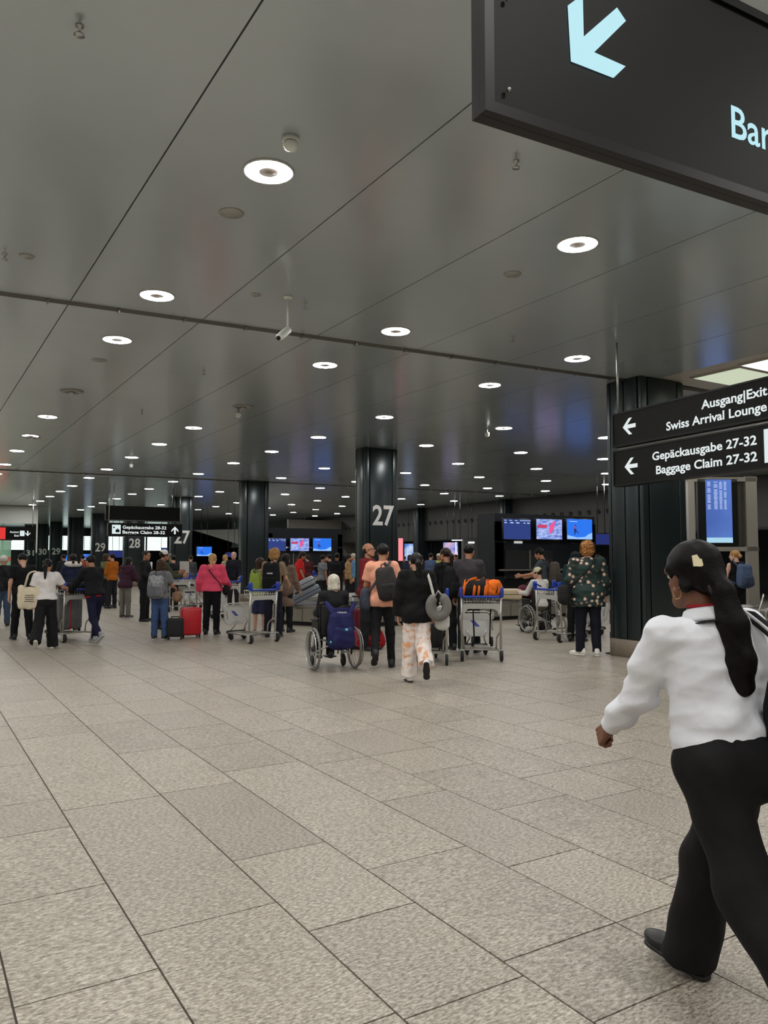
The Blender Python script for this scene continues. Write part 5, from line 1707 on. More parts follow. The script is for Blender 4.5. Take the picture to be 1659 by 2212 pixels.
# 7 ---- grey top, jeans, silver backpack
r, J = person(344, 1381, 'person in a grey top and blue jeans with a silver backpack beside the red suitcase', 1.54, -22, skin='tan', hair=('bob', 'brown'), top=('tee', (120, 122, 124), {}), legs=('straight', (62, 84, 124), {}), shoes=((40, 40, 44), (210, 208, 204)), LA=(8, 10, 20, 0), RA=(24, 10, 50, 10), head=(-14, -6), wf=1.08)
backpack(r, J, 'shiny silver grey backpack on the person in jeans', (136, 138, 142), (.30, .42, .17), 1.12, .14, shiny=True, rgb2=(110, 112, 118))
tp = J['tp']
sling(r, J, 'tan handbag held at the side of the person in jeans', (150, 118, 92), J['wrR'] + v3(.02, .04, -.08), [J['wrR'] + v3(.0, .06, -.01)], J['wrR'] + v3(.02, .12, -.08), J['wrR'] + v3(.02, .07, -.16), (.12, .22, .18), 'handbag', 'bag', None, .010)
a = P(411, 1377)
suitcase((a[0], a[1], 0), hdg(28), (.40, .26, .55), (190, 30, 42), 'bright red hard-shell suitcase standing on the floor', .30, False)
a = P(378, 1381)
suitcase((a[0], a[1], 0), hdg(10), (.30, .22, .36), (24, 24, 26), 'small black soft case beside the red suitcase', 0, False, soft=True)
a = P(392, 1368)
t = empty('shopping_bag', tuple(a + FW * .9), hdg(10), 'white and red carrier bag behind the red suitcase', 'bag')
Vv, Ff = soft_box(.30, .18, .36, .014, .008, 3)
mesh_obj('body', Vv, Ff, cloth('carrier_white', (206, 190, 184)), t, True); t.location.z = 0
MB().rbox((0, -.09, .16), (.28, .02, .10), .01, 1).build('red_print', mat('carrier_red', s2l(190, 40, 44), .6), t)
MB().tube(bend([(-.07, 0, .34), (-.05, 0, .48), (.05, 0, .48), (.07, 0, .34)], .04), .008, 6).build('handle', cloth('carrier_handle', (214, 200, 194)), t)

# 8 ---- man in a black suit, white cap, purple puffer
r, J = person(312, 1342, 'man in a black suit and white collar facing right', 1.76, -112, skin='tan', hair=('cropped', 'darkbrown'), top=('suit', (24, 24, 26), {}), legs=('straight', (22, 22, 24), {}), LA=(16, 8, 50, 12), RA=(14, 8, 50, 12), head=(-14, 0), glasses=True)
tp = J['tp']
MB().tube([tuple(tp(-.03, .145, 1.42)), tuple(tp(0, .162, 1.24)), tuple(tp(.03, .145, 1.42))], [.03, .02, .03], 6, flat=.5, up=(0, 1, 0)).build('shirt_front', mat('shirt_white', s2l(224, 222, 220), .7), r)
r, J = person(353, 1356, 'man in a white cap and olive shirt behind the person in jeans', 1.74, -70, D=17.6, skin='tan', hair=('short', 'darkbrown'), cap_=(222, 220, 216), top=('shirt', (66, 68, 52), {}), legs=('straight', (32, 32, 36), {}), LA=(40, 8, 60, 10), RA=(30, 8, 60, 10))
q = wpt(r, J['wrL'] + v3(0, .14, .12))
o = MB().box((0, 0, 0), (.21, .004, .29), Matrix.Rotation(R(20), 4, 'X')).build('paper_sheet', mat('paper', s2l(222, 222, 220), .7)); o.location = tuple(q); o.rotation_euler = (0, 0, hdg(10)); tag(o, 'white paper sheet held by the man in the white cap', 'paper')
person(270, 1334, 'person in a plum puffer jacket and grey trousers standing before the suited man', 1.60, -42, skin='tan', hair=('bob', 'black'), top=('puffer', (62, 34, 50), {}), legs=('straight', (112, 108, 102), {}), shoes=((60, 58, 56), (150, 148, 144)), LA=(20, 10, 40, 0), RA=(26, 10, 40, 0), head=(-10, -10), lean=6)

# 9 ---- left group
r, J = person(203, 1389, 'person in a black jacket with a red hem and navy trousers pushing a trolley', 1.66, 30, skin='tan', hair=('short', 'black'), top=('jacket', (24, 24, 27), dict(hem=.90)), legs=('slim', (26, 28, 54), {}), shoes=((150, 152, 156), (196, 196, 194)), LL=(-16, 28, 3), RL=(16, 6, 2), footL=-40, lean=14, LA=(50, 14, 14, 0), RA=(46, 10, 18, 10), head=(10, -8), vox=.014, hands=('grip', 'grip'))
tp = J['tp']
o = MB().lathe([(.178, .0), (.182, .03), (.176, .07)], 24, caps=False).build('red_hem', cloth('hem_red', (170, 24, 34)), r)
o.matrix_local = Matrix.Translation(tuple(tp(0, 0, .865))) @ Matrix(J['T'].tolist()).to_4x4() @ Matrix.Diagonal((1.0, .80, 1, 1))
tr = trolley(0, 0, 30 + view_turn(203), 'luggage trolley loaded with a grey case, pushed beside the woman with the tote', xy=tuple(wpt(r, v3(-.05, .50, 0))[:2]))
q = np.array(tr.location) + Rz(tr.rotation_euler[2]) @ v3(0, .42, .165)
suitcase(tuple(q), tr.rotation_euler[2], (.52, .28, .70), (104, 106, 108), 'grey suitcase with a red strap standing on the left trolley', 0, True, strap=(170, 20, 36))
q = np.array(tr.location) + Rz(tr.rotation_euler[2]) @ v3(0, .12, .91)
t = empty('duffel_bag', tuple(q), tr.rotation_euler[2], 'black duffel bag lying in the basket of the left trolley', 'bag')
Vv, Ff = soft_box(.50, .22, .20, .014, .006, 3)
mesh_obj('body', Vv, Ff, cloth('duffel_black', (30, 30, 34)), t, True)
MB().tube(bend([(-.12, 0, .18), (-.1, 0, .26), (.1, 0, .26), (.12, 0, .18)], .04), .01, 6).build('handle', M_BLK, t)
person(158, 1370, 'person in a navy jacket with a white neck pillow beyond the left trolley', 1.66, 20, D=17.5, skin='brown', hair=('short', 'black'), top=('jacket', (32, 40, 66), {}), legs=('straight', (28, 28, 34), {}), LA=(20, 8, 40, 0), RA=(20, 8, 40, 0))
r_, J_ = PEOPLE[-1][1], PEOPLE[-1][2]
t = empty('neck_pillow', wpt(r_, J_['tp'](0, -.01, 1.45)), r_.rotation_euler[2], 'white neck pillow with black patches around the neck of the navy-jacketed person', 'neck pillow')
MB().tube([(.125 * math.sin(R(a)), -.125 * math.cos(R(a)), .02) for a in range(-140, 141, 14)], .062, 10).build('pillow', cloth('pillow_white', (226, 222, 216)), t)
for sx in (-1, 1): MB().ball((sx * .06, -.17, .06), (.035, .025, .03), 8).build('black_patch', cloth('patch_black', (20, 20, 20)), t)
r, J = person(97, 1401, 'woman in a white t-shirt and wide black trousers carrying a canvas tote', 1.55, -6, skin='tan', hair=('pony', 'black'), top=('tee', (222, 218, 216), dict(ease=.024, hem=.93)), legs=('wide', (24, 24, 26), dict(waist=1.06)), shoes=((214, 206, 190), (224, 220, 210)), vox=.014, LL=(-12, 30, 4), RL=(6, 6, 4), footL=-40, LA=(4, 14, 14, 0), RA=(30, 22, 50, 0), wf=1.06, head=(-8, -4))
tp = J['tp']
cc = tp(-.27, -.03, .98)
t = empty('tote_bag', wpt(r, cc - v3(0, 0, .20)), r.rotation_euler[2], 'cream canvas tote bag with printed lines on the shoulder of the woman in white', 'bag')
mT = cloth('tote_cream', (216, 204, 178), .06)
Vv, Ff = soft_box(.36, .11, .40, .014, .005, 9, 1.0)
mesh_obj('body', Vv, Ff, mT, t, True)
for sy in (-.03, .03): MB().tube(bend([(-.09, sy, .36), (-.03, sy, .62), (.10, sy * .5, .66), (.12, sy, .36)], .08), .014, 8, flat=.3, up=(0, 1, 0)).build('handle', mT, t)
pr_ = MB()
for q in range(4): pr_.box((.0, -.066, .13 + q * .035), (.16 - .02 * (q % 2), .004, .008))
o = pr_.build('printed_lines', mat('tote_ink', s2l(60, 58, 56), .8), t)
r, J = person(46, 1381, 'man in a black t-shirt and black trousers walking at the left', 1.68, 10, skin='light', hair=('short', 'black'), top=('tee', (20, 20, 22), dict(ease=.022)), legs=('straight', (20, 20, 22), {}), shoes=((20, 20, 22), (20, 20, 22)), LL=(6, 4, 4), RL=(-6, 6, 4), LA=(-6, 10, 10, 0), RA=(10, 8, 20, 0), head=(0, -24), lean=4, wf=1.06, vox=.015)
r, J = person(4, 1352, 'person in a dark jacket and jeans cut by the left picture edge', 1.63, 0, skin='tan', hair=('short', 'white'), top=('jacket', (34, 34, 38), {}), legs=('straight', (64, 80, 104), {}), LA=(4, 10, 10, 0), RA=(4, 10, 12, 0))
tp = J['tp']
sling(r, J, 'black sling bag on the back of the person at the left edge', (20, 20, 22), tp(.18, -.12, 1.05), [tp(.08, -.17, 1.2), tp(-.08, -.12, 1.44), tp(-.11, 0, 1.48), tp(0, .15, 1.3)], tp(.2, .06, 1.02), tp(.16, -.16, 1.02), (.24, .10, .18), 'sling_bag', 'bag', None, .012)

# 10 ---- group by the empty trolley and the carousel end
r, J = person(590, 1376, 'curly blonde woman in a beige top with a large black backpack behind the empty trolley', 1.76, -12, skin='light', hair=('curly', 'sandy'), top=('tee', (150, 128, 104), {}), legs=('straight', (24, 26, 40), {}), shoes=((40, 38, 36), (60, 58, 56)), LA=(14, 10, 30, 0), RA=(22, 10, 40, 0), head=(-16, -6))
backpack(r, J, 'large black backpack with a pale logo on the curly blonde woman', (24, 24, 26), (.33, .54, .20), 1.16, .13, logo=(180, 180, 184))
r, J = person(560, 1372, 'child in a pale top carrying a lime bag beside the curly blonde woman', 1.57, -30, skin='fair', hair=('bob', 'brown'), top=('tee', (160, 156, 128), {}), legs=('shorts', (52, 56, 84), {}), shoes=((120, 116, 110), (190, 186, 180)), head=(-10, 4), LA=(6, 8, 10, 0), RA=(10, 8, 20, 0), wf=.92)
backpack(r, J, 'lime green drawstring bag on the back of the child', (150, 172, 76), (.27, .46, .10), 1.12, .12, pocket=False)
person(617, 1352, 'person in a long taupe coat standing beside the red-shirted traveller', 1.66, -30, D=16.9, skin='tan', hair=('long', 'black'), top=('coat', (124, 104, 92), {}), legs=('straight', (26, 26, 30), {}), LA=(14, 8, 20, 0), RA=(14, 8, 20, 0))
person(644, 1330, 'heavy-set person in a red t-shirt looking down at the carousel', 1.80, -88, D=24.0, skin='tan', hair=('long', 'darkbrown'), top=('tee', (206, 40, 38), dict(ease=.03, belly=.03)), legs=('straight', (22, 22, 26), {}), LA=(6, 10, 14, 0), RA=(12, 8, 20, 0), head=(0, -22), lean=6, wf=1.1)
r, J = person(728, 1330, 'person in black with a black backpack beyond the carousel, left of column 27', 1.74, -10, D=24.6, skin='brown', hair=('short', 'black'), top=('tee', (20, 20, 22), {}), legs=('straight', (22, 22, 25), {}), head=(0, -6))
backpack(r, J, 'black backpack on the person beyond the carousel', (18, 18, 20), (.34, .5, .2), 1.15, .14)
person(697, 1320, 'dark-haired person in a grey top beyond the far side of the carousel', 1.68, -60, D=25.5, skin='tan', hair=('short', 'black'), top=('tee', (120, 122, 128), {}), legs=('straight', (30, 30, 34), {}), vox=.022)
person(752, 1320, 'person in a tan top just left of column 27', 1.70, -80, D=26.5, skin='tan', hair=('bun', 'darkbrown'), top=('shirt', (168, 136, 96), {}), legs=('straight', (30, 30, 34), {}), vox=.022)
person(764, 1318, 'person in a pale blue top half hidden by column 27', 1.74, 100, D=28, skin='light', hair=('short', 'grey'), top=('shirt', (104, 146, 186), {}), legs=('straight', (30, 30, 34), {}), vox=.022)

# 11 ---- right group
r, J = person(1272, 1416, 'woman in a dark green floral blouse and navy trousers leaning by the broad column', 1.84, 12, skin='fair', hair=('curly', 'auburn'), top=None, legs=('straight', (20, 22, 34), {}), shoes=((226, 222, 212), (228, 226, 220)), wf=1.22, LA=(4, 14, 20, 0), RA=(4, 12, 20, 0), head=(-10, -6), vox=.014, LL=(3, 3, 3), RL=(-2, 2, 2), toeL=48, toeR=10, headvox=.007, hairvox=.009)
flo = bpy.data.materials.new('floral'); flo.use_nodes = True
nt = flo.node_tree; b_ = nt.nodes['Principled BSDF']; b_.inputs['Roughness'].default_value = .8
tc = nt.nodes.new('ShaderNodeTexCoord'); vo = nt.nodes.new('ShaderNodeTexVoronoi'); vo.inputs['Scale'].default_value = 11.0; vo.inputs['Randomness'].default_value = .9
n_ = nt.nodes.new('ShaderNodeTexNoise'); n_.inputs['Scale'].default_value = 60
ad = nt.nodes.new('ShaderNodeMath'); ad.operation = 'MULTIPLY_ADD'; ad.inputs[1].default_value = .18; nt.links.new(n_.outputs[0], ad.inputs[0]); nt.links.new(vo.outputs['Distance'], ad.inputs[2])
cr = nt.nodes.new('ShaderNodeValToRGB'); e_ = cr.color_ramp.elements
e_[0].position = .30; e_[0].color = (*s2l(222, 204, 186), 1); e_[1].position = .47; e_[1].color = (*s2l(26, 48, 44), 1)
x_ = e_.new(.39); x_.color = (*s2l(150, 110, 100), 1)
nt.links.new(tc.outputs['Object'], vo.inputs['Vector']); nt.links.new(tc.outputs['Object'], n_.inputs['Vector']); nt.links.new(ad.outputs[0], cr.inputs[0]); nt.links.new(cr.outputs[0], b_.inputs['Base Color'])
Vt, Ft = top_mesh(J, vox=.014, ease=.03, hem=.72, flare=.035, fold=.007, seed=5)
mesh_obj('blouse', Vt, Ft, flo, r, True)
tp = J['tp']
sling(r, J, 'dark leather handbag at the left side of the woman in the floral blouse', (34, 32, 32), tp(-.22, -.10, 1.0), [tp(-.16, -.19, 1.12), tp(0, -.20, 1.30), tp(.09, -.13, 1.45), tp(.11, 0, 1.48), tp(.0, .18, 1.30), tp(-.18, .14, 1.1)], tp(-.25, .08, 1.0), tp(-.30, -.05, .90), (.16, .32, .30), 'handbag', 'bag', None, .014)
person(1243, 1380, 'person in a dark teal headscarf and coat behind the floral blouse', 1.68, -20, D=15.0, skin='tan', hair=('veil', (20, 26, 28)), top=('jacket', (20, 52, 54), {}), legs=('straight', (26, 26, 28), {}))
wc2 = wheelchair(1166, 1366, 34, 'wheelchair by the carousel carrying the man in the cream cap')
r = empty('person', wc2.location, wc2.rotation_euler[2], 'man in a cream cap and white shirt sitting in the far wheelchair', 'person')
person(0, 0, r['label'], 1.66, root=r, skin='light', hair=('short', 'darkbrown'), cap_=(214, 202, 170), top=('shirt', (214, 210, 204), {}), legs=('straight', (120, 116, 104), {}), hipz=.595, LL=(86, 80, 2), RL=(86, 80, 2), footL=0, footR=0, LA=(30, 14, 60, 0), RA=(30, 14, 60, 0), head=(38, -6))
r, J = person(1178, 1365, 'man in a black cap and grey t-shirt leaning to the left', 1.80, 74, D=17.6, skin='tan', hair=('short', 'black'), cap_=(20, 20, 22), top=('tee', (66, 74, 80), {}), legs=('straight', (40, 42, 48), {}), lean=8, LA=(40, 10, 50, 0), RA=(30, 10, 60, 0), head=(0, -12))
backpack(r, J, 'brown grey backpack on the man in the black cap', (78, 72, 64), (.32, .48, .20), 1.14, .13)
r, J = person(1590, 1335, 'blonde woman in a black tank top with a blue backpack by the flight board', 1.74, 40, D=17.2, skin='fair', hair=('bun', 'sandy'), top=('tank', (18, 18, 20), {}), legs=('wide', (18, 18, 20), {}), LA=(10, 10, 30, 0), RA=(10, 10, 30, 0), head=(34, -4), wf=1.08)
backpack(r, J, 'steel blue backpack on the woman in the tank top', (76, 92, 122), (.33, .50, .20), 1.16, .14)

# 12 ---- distant travellers, mostly hidden
FAR = [(1053, 27, 1.80, 85, 'dark-haired girl in a white shirt far behind the orange pack', 'pony', 'black', (206, 206, 204)), (930, 29, 1.76, -30, 'man in a blue shirt far behind the black-jacketed woman', 'short', 'black', (86, 104, 140)), (948, 31, 1.74, 180, 'person in a yellow vest and white cap far behind the woman in the black t-shirt', 'short', 'darkbrown', (196, 204, 110)), (872, 28, 1.66, 150, 'person in a navy top just right of the man in peach', 'short', 'brown', (40, 46, 70)),
       (375, 24, 1.66, 30, 'person in a black jacket far behind the white cap', 'short', 'black', (26, 28, 32)), (505, 25, 1.78, 170, 'bald man in a dark suit facing the viewer beside the unnumbered column', 'bald', 'grey', (26, 28, 38)), (228, 26, 1.72, -60, 'person in an olive coat far down the left aisle', 'bob', 'brown', (96, 100, 72)), (243, 25, 1.72, 40, 'person in an orange jacket far down the left aisle', 'short', 'black', (176, 98, 24)), (138, 30, 1.72, 20, 'person in a dark coat far down the hall behind the canvas tote', 'short', 'black', (40, 40, 46)), (487, 32, 1.72, 60, 'person in a beige coat far behind the pink hoodie', 'long', 'blond', (186, 172, 150)), (178, 32, 1.70, -20, 'person in a rust top far down the hall', 'short', 'black', (150, 70, 44)), (1292, 21, 1.66, 40, 'dark-haired person peering past the broad column', 'short', 'black', (40, 40, 44)), (412, 30, 1.68, 0, 'person in a grey coat far behind the red suitcase', 'short', 'darkbrown', (74, 74, 78)), (712, 27.5, 1.70, 60, 'person in a black hoodie beyond the carousel, between two grey-topped travellers', 'short', 'black', (24, 24, 28)), (885, 34, 1.72, -100, 'person in a brown coat under the blue advertising light box', 'bob', 'darkbrown', (84, 64, 50)), (912, 37, 1.70, 30, 'person in a charcoal top in front of the slim column', 'short', 'black', (44, 44, 50)), (985, 35, 1.74, 120, 'person in a white top under the bright advertising light box', 'short', 'brown', (170, 168, 164)), (1112, 31, 1.72, -60, 'person in a dark jacket before the opening of the near portal', 'short', 'black', (34, 34, 40)), (664, 29, 1.70, 20, 'person in a maroon top beyond the red-shirted traveller', 'bun', 'black', (84, 34, 40))]
for (px, D, h, fc, lab, hs, hc, rgb) in FAR:
    person(px, 0, lab, h, fc, D=D, skin=random.choice(['light', 'tan', 'tan']), hair=(hs, hc), top=('shirt', rgb, {}), legs=('straight', (34, 34, 38), {}), vox=.024, headvox=.012, hairvox=.016, LA=(14, 8, 30, 0), RA=(10, 8, 20, 0), cap_=(224, 222, 210) if 'white cap far' in lab else None)

# ---- trolleys and their loads
trolley(566, 1388, 36, 'empty luggage trolley in front of the curly blonde woman')
tC = trolley(1040, 1428, 6, 'luggage trolley carrying the orange pack, nearest the viewer')
tB = trolley(921, 1436, 0, 'luggage trolley with a black case half hidden by the woman in tie-dyed trousers')
tD = trolley(1188, 1385, -42, 'luggage trolley in front of the man in the cream cap')
tE = trolley(1228, 1376, -42, 'luggage trolley nested behind another beside the floral blouse')
trolley(238, 1309, 20, 'luggage trolley far down the left aisle')
trolley(388, 1322, -20, 'luggage trolley behind the person in jeans')
trolley(404, 1318, -20, 'luggage trolley farthest behind the red suitcase')
trolley(492, 1340, 20, 'luggage trolley right of the pink hoodie')
trolley(690, 1303, -60, 'luggage trolley with pale bundles beyond the carousel')
q = np.array(COL.objects[-1].location) if False else None
def on_trolley(t, x, y, z): return tuple(np.array(t.location) + Rz(t.rotation_euler[2]) @ v3(x, y, z))
suitcase(on_trolley(tB, 0, .45, .165), tB.rotation_euler[2], (.50, .28, .40), (24, 24, 26), 'black suitcase standing on the trolley beside the neck pillow', 0, True)
o = MB().rbox((0, 0, 0), (.62, .06, .045), .012, 2).build('yellow_bar', mat('bar_yellow', s2l(214, 158, 60), .5)); o.location = on_trolley(tB, .05, .40, .64); o.rotation_euler = (0, 0, tB.rotation_euler[2]); tag(o, 'yellow flat bar lying on the black suitcase', 'bar')
# orange pack
t = empty('hiking_pack', on_trolley(tC, -.06, .08, .992), tC.rotation_euler[2], 'orange and black hiking pack lying across the near trolley', 'backpack')
Vv, Ff = soft_box(.48, .27, .26, .012, .006, 2, .7)
mesh_obj('black_body', Vv, Ff, cloth('pack_black', (34, 33, 32)), t, True)
mO = cloth('pack_orange', (232, 112, 34), .12)
for x, wd_ in ((-.17, .020), (-.01, .022), (.06, .018), (.17, .030)):
    MB().tube(bend([(x - .05, -.150, .0), (x - .03, -.150, .16), (x, -.03, .262), (x, .10, .22)], .07), wd_, 8, flat=.3, up=(0, 1, .5)).build('orange_strap', mO, t)
MB().tube(bend([(-.24, -.10, .02), (-.20, -.12, .14), (-.10, -.08, .25), (0, -.06, .275)], .07), .030, 8, flat=.35, up=(0, 1, .5)).build('orange_edge', mO, t)
MB().rbox((0, -.02, .235), (.22, .10, .04), .015, 2).build('top_flap', mO, t)
t2 = empty('orange_jacket', on_trolley(tC, .20, .06, .99), tC.rotation_euler[2], 'crumpled orange jacket bundled beside the hiking pack', 'jacket')
Vv, Ff = soft_box(.26, .24, .24, .012, .014, 12, .6)
mesh_obj('bundle', Vv, Ff, mO, t2, True)
MB().tube([(.02, -.125, .05), (.05, -.13, .12), (.03, -.12, .18)], .010, 6).build('cord', M_BLK, t2)
t = empty('folded_stroller', on_trolley(tC, .05, .36, .17), tC.rotation_euler[2], 'folded grey stroller standing behind the orange pack on the trolley', 'stroller')
for sx in (-1, 1):
    MB().tube(bend([(sx * .12, 0, .05), (sx * .14, .02, .6), (sx * .16 + .1, .06, 1.05)], .1), .012, 8).build('frame_tube', M_BLK, t)
    MB().lathe([(.02, -.018), (.075, -.018), (.08, 0), (.075, .018), (.02, .018)], 16, (sx * .15, 0, .09), Matrix.Rotation(R(90), 4, 'Y')).build('wheel', M_TYRE, t)
MB().tube([(-.06, .06, 1.05), (.26, .06, 1.05)], .016, 8).build('push_bar', mat('stroller_grip', s2l(70, 74, 90), .6), t)
Vv, Ff = soft_box(.30, .14, .42, .016, .008, 5); o = mesh_obj('fabric', Vv, Ff, cloth('stroller_grey', (88, 88, 92)), t, True); o.location = (.02, .02, .62)

# ---- cases on the carousel
def on_belt(px, py, D=None, z=.5):
    return P(px, py, z)
def belt_case(x, y, z, rz, size, rgb, lab, tx, ty=0):
    suitcase((x, y, z), R(rz), size, rgb, lab, 0, True, tilt=Matrix.Rotation(R(ty), 4, 'Y') @ Matrix.Rotation(R(tx), 4, 'X'))
zl_ = RT * math.cos(R(27)) + UPV * math.sin(R(27))
yl_ = np.cross(zl_, FW)
Bm = Matrix([[FW[i], yl_[i], zl_[i]] for i in range(3)])
c0 = Q(622, 1207, 18.4); c0[2] = .50
suitcase(tuple(c0 + yl_ * (.02 if yl_[2] > 0 else -.02) + FW * .3), 0, (.46, .21, .76), (112, 122, 134), 'blue-grey hard suitcase leaning on the carousel, lower of the pair', 0, False, basis=Bm)
suitcase(tuple(c0 + yl_ * (.245 if yl_[2] > 0 else -.245) + FW * .3 - RT * .03), 0, (.46, .21, .76), (150, 156, 162), 'pale grey hard suitcase leaning on the carousel, upper of the pair', 0, False, basis=Bm)
belt_case(9.35, 16.25, .62, -10, (.44, .26, .66), (38, 37, 38), 'black ribbed suitcase lying on the carousel right of the grey-haired traveller', 0, 52)
belt_case(9.95, 16.25, .60, -14, (.40, .24, .60), (58, 55, 52), 'charcoal suitcase lying on the carousel beside the red-jacketed man', 0, 58)
yb_ = np.cross(RT, FW)
sg = 1 if yb_[2] > 0 else -1
B2 = Matrix([[FW[i], yb_[i], RT[i]] for i in range(3)])
c1 = V(1058, 1207, np.array([0, 15.95, 0]), np.array([1, 0, 0])); c1[2] = .645
suitcase(tuple(c1 + FW * .22), 0, (.48, .27, .78), (206, 190, 158), 'beige ribbed suitcase lying on the carousel beside the cream-capped man', 0, True, basis=B2)
c2 = V(1146, 1207, np.array([0, 16.3, 0]), np.array([1, 0, 0]))
t = empty('duffel_bag', (c2[0], 16.3, .49), -R(TH), 'plum duffel bag lying on the carousel behind the beige suitcase', 'bag')
Vv, Ff = soft_box(.80, .40, .36, .016, .006, 14)
mesh_obj('body', Vv, Ff, cloth('duffel_plum', (96, 44, 60)), t, True)
MB().tube(bend([(-.16, -.1, .32), (-.1, -.1, .44), (.1, -.1, .44), (.16, -.1, .32)], .06), .012, 8).build('handle', M_BLK, t)
# notices on the carousel skirt
for (px, py, m, lab) in [(1062, 1329, mat('notice_white', s2l(210, 206, 196), .6), 'white pictogram notice on the carousel skirt'), (1239, 1318, mat('notice_yellow', s2l(226, 186, 40), .5), 'yellow emergency stop box by the carousel')]:
    if 'yellow' in lab:
        a = Q(px, py, 17.2)
        t = empty('stop_box', (a[0], a[1], 0), 0, lab, 'stop box')
        MB().tube([(0, .02, 0), (0, .02, a[2])], .02, 8).build('post', M_STEEL, t)
        MB().rbox((0, 0, a[2]), (.16, .05, .15), .02, 2).build('box', m, t)
        MB().ball((0, -.03, a[2]), (.035, .02, .035), 10).build('button', M_BLK, t)
    else:
        a = V(px, py, np.array([10, 15.6, 0]), np.array([1, 0, 0]))
        t = empty('notice', (a[0], 15.59, a[2] - .08), 0, lab, 'notice')
        MB().box((0, 0, .08), (.13, .006, .17)).build('plate', m, t)
        MB().box((-.02, -.004, .05), (.05, .003, .03)).box((.03, -.004, .05), (.02, .003, .05)).ball((.02, -.004, .12), (.012, .002, .012), 6).build('pictogram', M_BLK, t)
# black barrier with white bands beside the broad column
a = P(1321, 1412)
t = empty('barrier_post', tuple(a), 0, 'slim black and white banded post beside the broad column', 'post')
MB().tube([(0, 0, .01), (0, 0, 1.0)], .022, 10).lathe([(.10, 0), (.10, .015), (.03, .025)], 16).build('post', M_BLK, t)
for z in (.08, .36, .72): MB().lathe([(.024, z), (.024, z + .13)], 10, caps=False).build('white_band', mat('band_white', s2l(214, 214, 212), .5), t)
# ================================================================ THE WALKING WOMAN, NEAREST THE VIEWER
pos = Q(1548, 1207, 2.82)
root = empty('person', (pos[0], pos[1], 0), hdg(25), 'woman in a white shirt and black trousers striding left, nearest the viewer', 'person')
J = skeleton(1.635, RL=(19, 1, 0), LL=(-26, 20, 2), footR=9, footL=-46, LA=(33, 11, 20, -10), RA=(-14, 14, 10, 0), head=(17, 0), lean=3, toeR=-8, twist=-20, side=-5)
s, tp = J['s'], J['tp']
dz = -min((J['anR'] + J['footR'] @ (v3(0, -.075, -.075) * s))[2], 9)
# skin
HEADM = sculpt([(HEADP + NECKP, [])], .0045, .012, HEADSUB)
HEAD['fine'] = HEADM
HANDS['fist'] = hand_mesh((62, 82, 58), .0036)
HANDS['soft'] = hand_mesh((20, 30, 28), .0036)
J['tdL'] = v3(.25, .2, 1.0)
Vb, Fb = body_mesh(J, 1.0, ('fist', 'soft'), .014, 'fine')
mesh_obj('body', Vb, Fb, mat('skin_walker', s2l(112, 72, 52), .5, noise=.07, nscale=18, spec=.4), root, True)
Hm = Matrix([list(J['Hr'][i]) + [J['head'][i]] for i in range(3)] + [[0, 0, 0, 1]])
for sx in (-1, 1): eye_obj(root, Hm @ Matrix.Translation((sx * .031, .0765, .004)))
# shirt: torso, sleeves, cuffs, collar
T = J['T']
def pleat(Vv, amp, ctr, dirs):
    """soft creases pushed into a garment along given directions"""
    for (f, ph, a, lo, hi) in dirs:
        w = np.clip((Vv[:, 2] - lo) / .06, 0, 1) * np.clip((hi - Vv[:, 2]) / .06, 0, 1)
        d = Vv - ctr
        n = d * v3(1, 1, 0); n = n / (np.linalg.norm(n, axis=1, keepdims=True) + 1e-6)
        Vv = Vv + n * (a * amp * w * np.sin(Vv @ np.array(f) + ph))[:, None]
    return Vv
tor = [ell(tp(0, -.005, .98), v3(.178, .145, .15) * s, T), ell(tp(0, 0, 1.10), v3(.165, .130, .16) * s, T), ell(tp(0, -.004, 1.26), v3(.166, .122, .17) * s, T), cap(tp(-.13, -.008, 1.372), tp(.13, -.008, 1.372), .062 * s), ell(tp(0, -.03, 1.37), v3(.13, .085, .07) * s, T), ell(tp(-.065, .09, 1.24), v3(.06, .05, .06) * s), ell(tp(.065, .09, 1.24), v3(.06, .05, .06) * s)]
slv = []
for k in 'LR':
    S_, E_, W_ = J['sh' + k], J['el' + k], J['wr' + k]
    slv += [cap(S_, S_ + (E_ - S_) * .5, .066 * s, .064 * s), cap(S_ + (E_ - S_) * .5, E_, .064 * s, .062 * s), cap(E_, E_ + (W_ - E_) * .55, .062 * s, .052 * s), cap(E_ + (W_ - E_) * .55, W_, .052 * s, .037 * s, True)]
hemcut = (tp(0, 0, .945), T @ v3(0, .10, -1))
Vt, Ft = sculpt([(tor, [hemcut]), (slv, [])], .0065, .045, (), .0034, 44, .95, True)
Vt = pleat(Vt, 1.0, tp(0, 0, 1.1), [((14, 9, 46), .4, .007, .93, 1.10), ((-26, 12, 30), 1.4, .006, .96, 1.22), ((9, -14, 62), 2.0, .003, .93, 1.04)])
M_SH = mat('shirt_white_cotton', s2l(226, 228, 234), .75, noise=.02, nscale=6, bump=.10, bscale=26, spec=.25)
shirt = mesh_obj('shirt', Vt, Ft, M_SH, root, True)
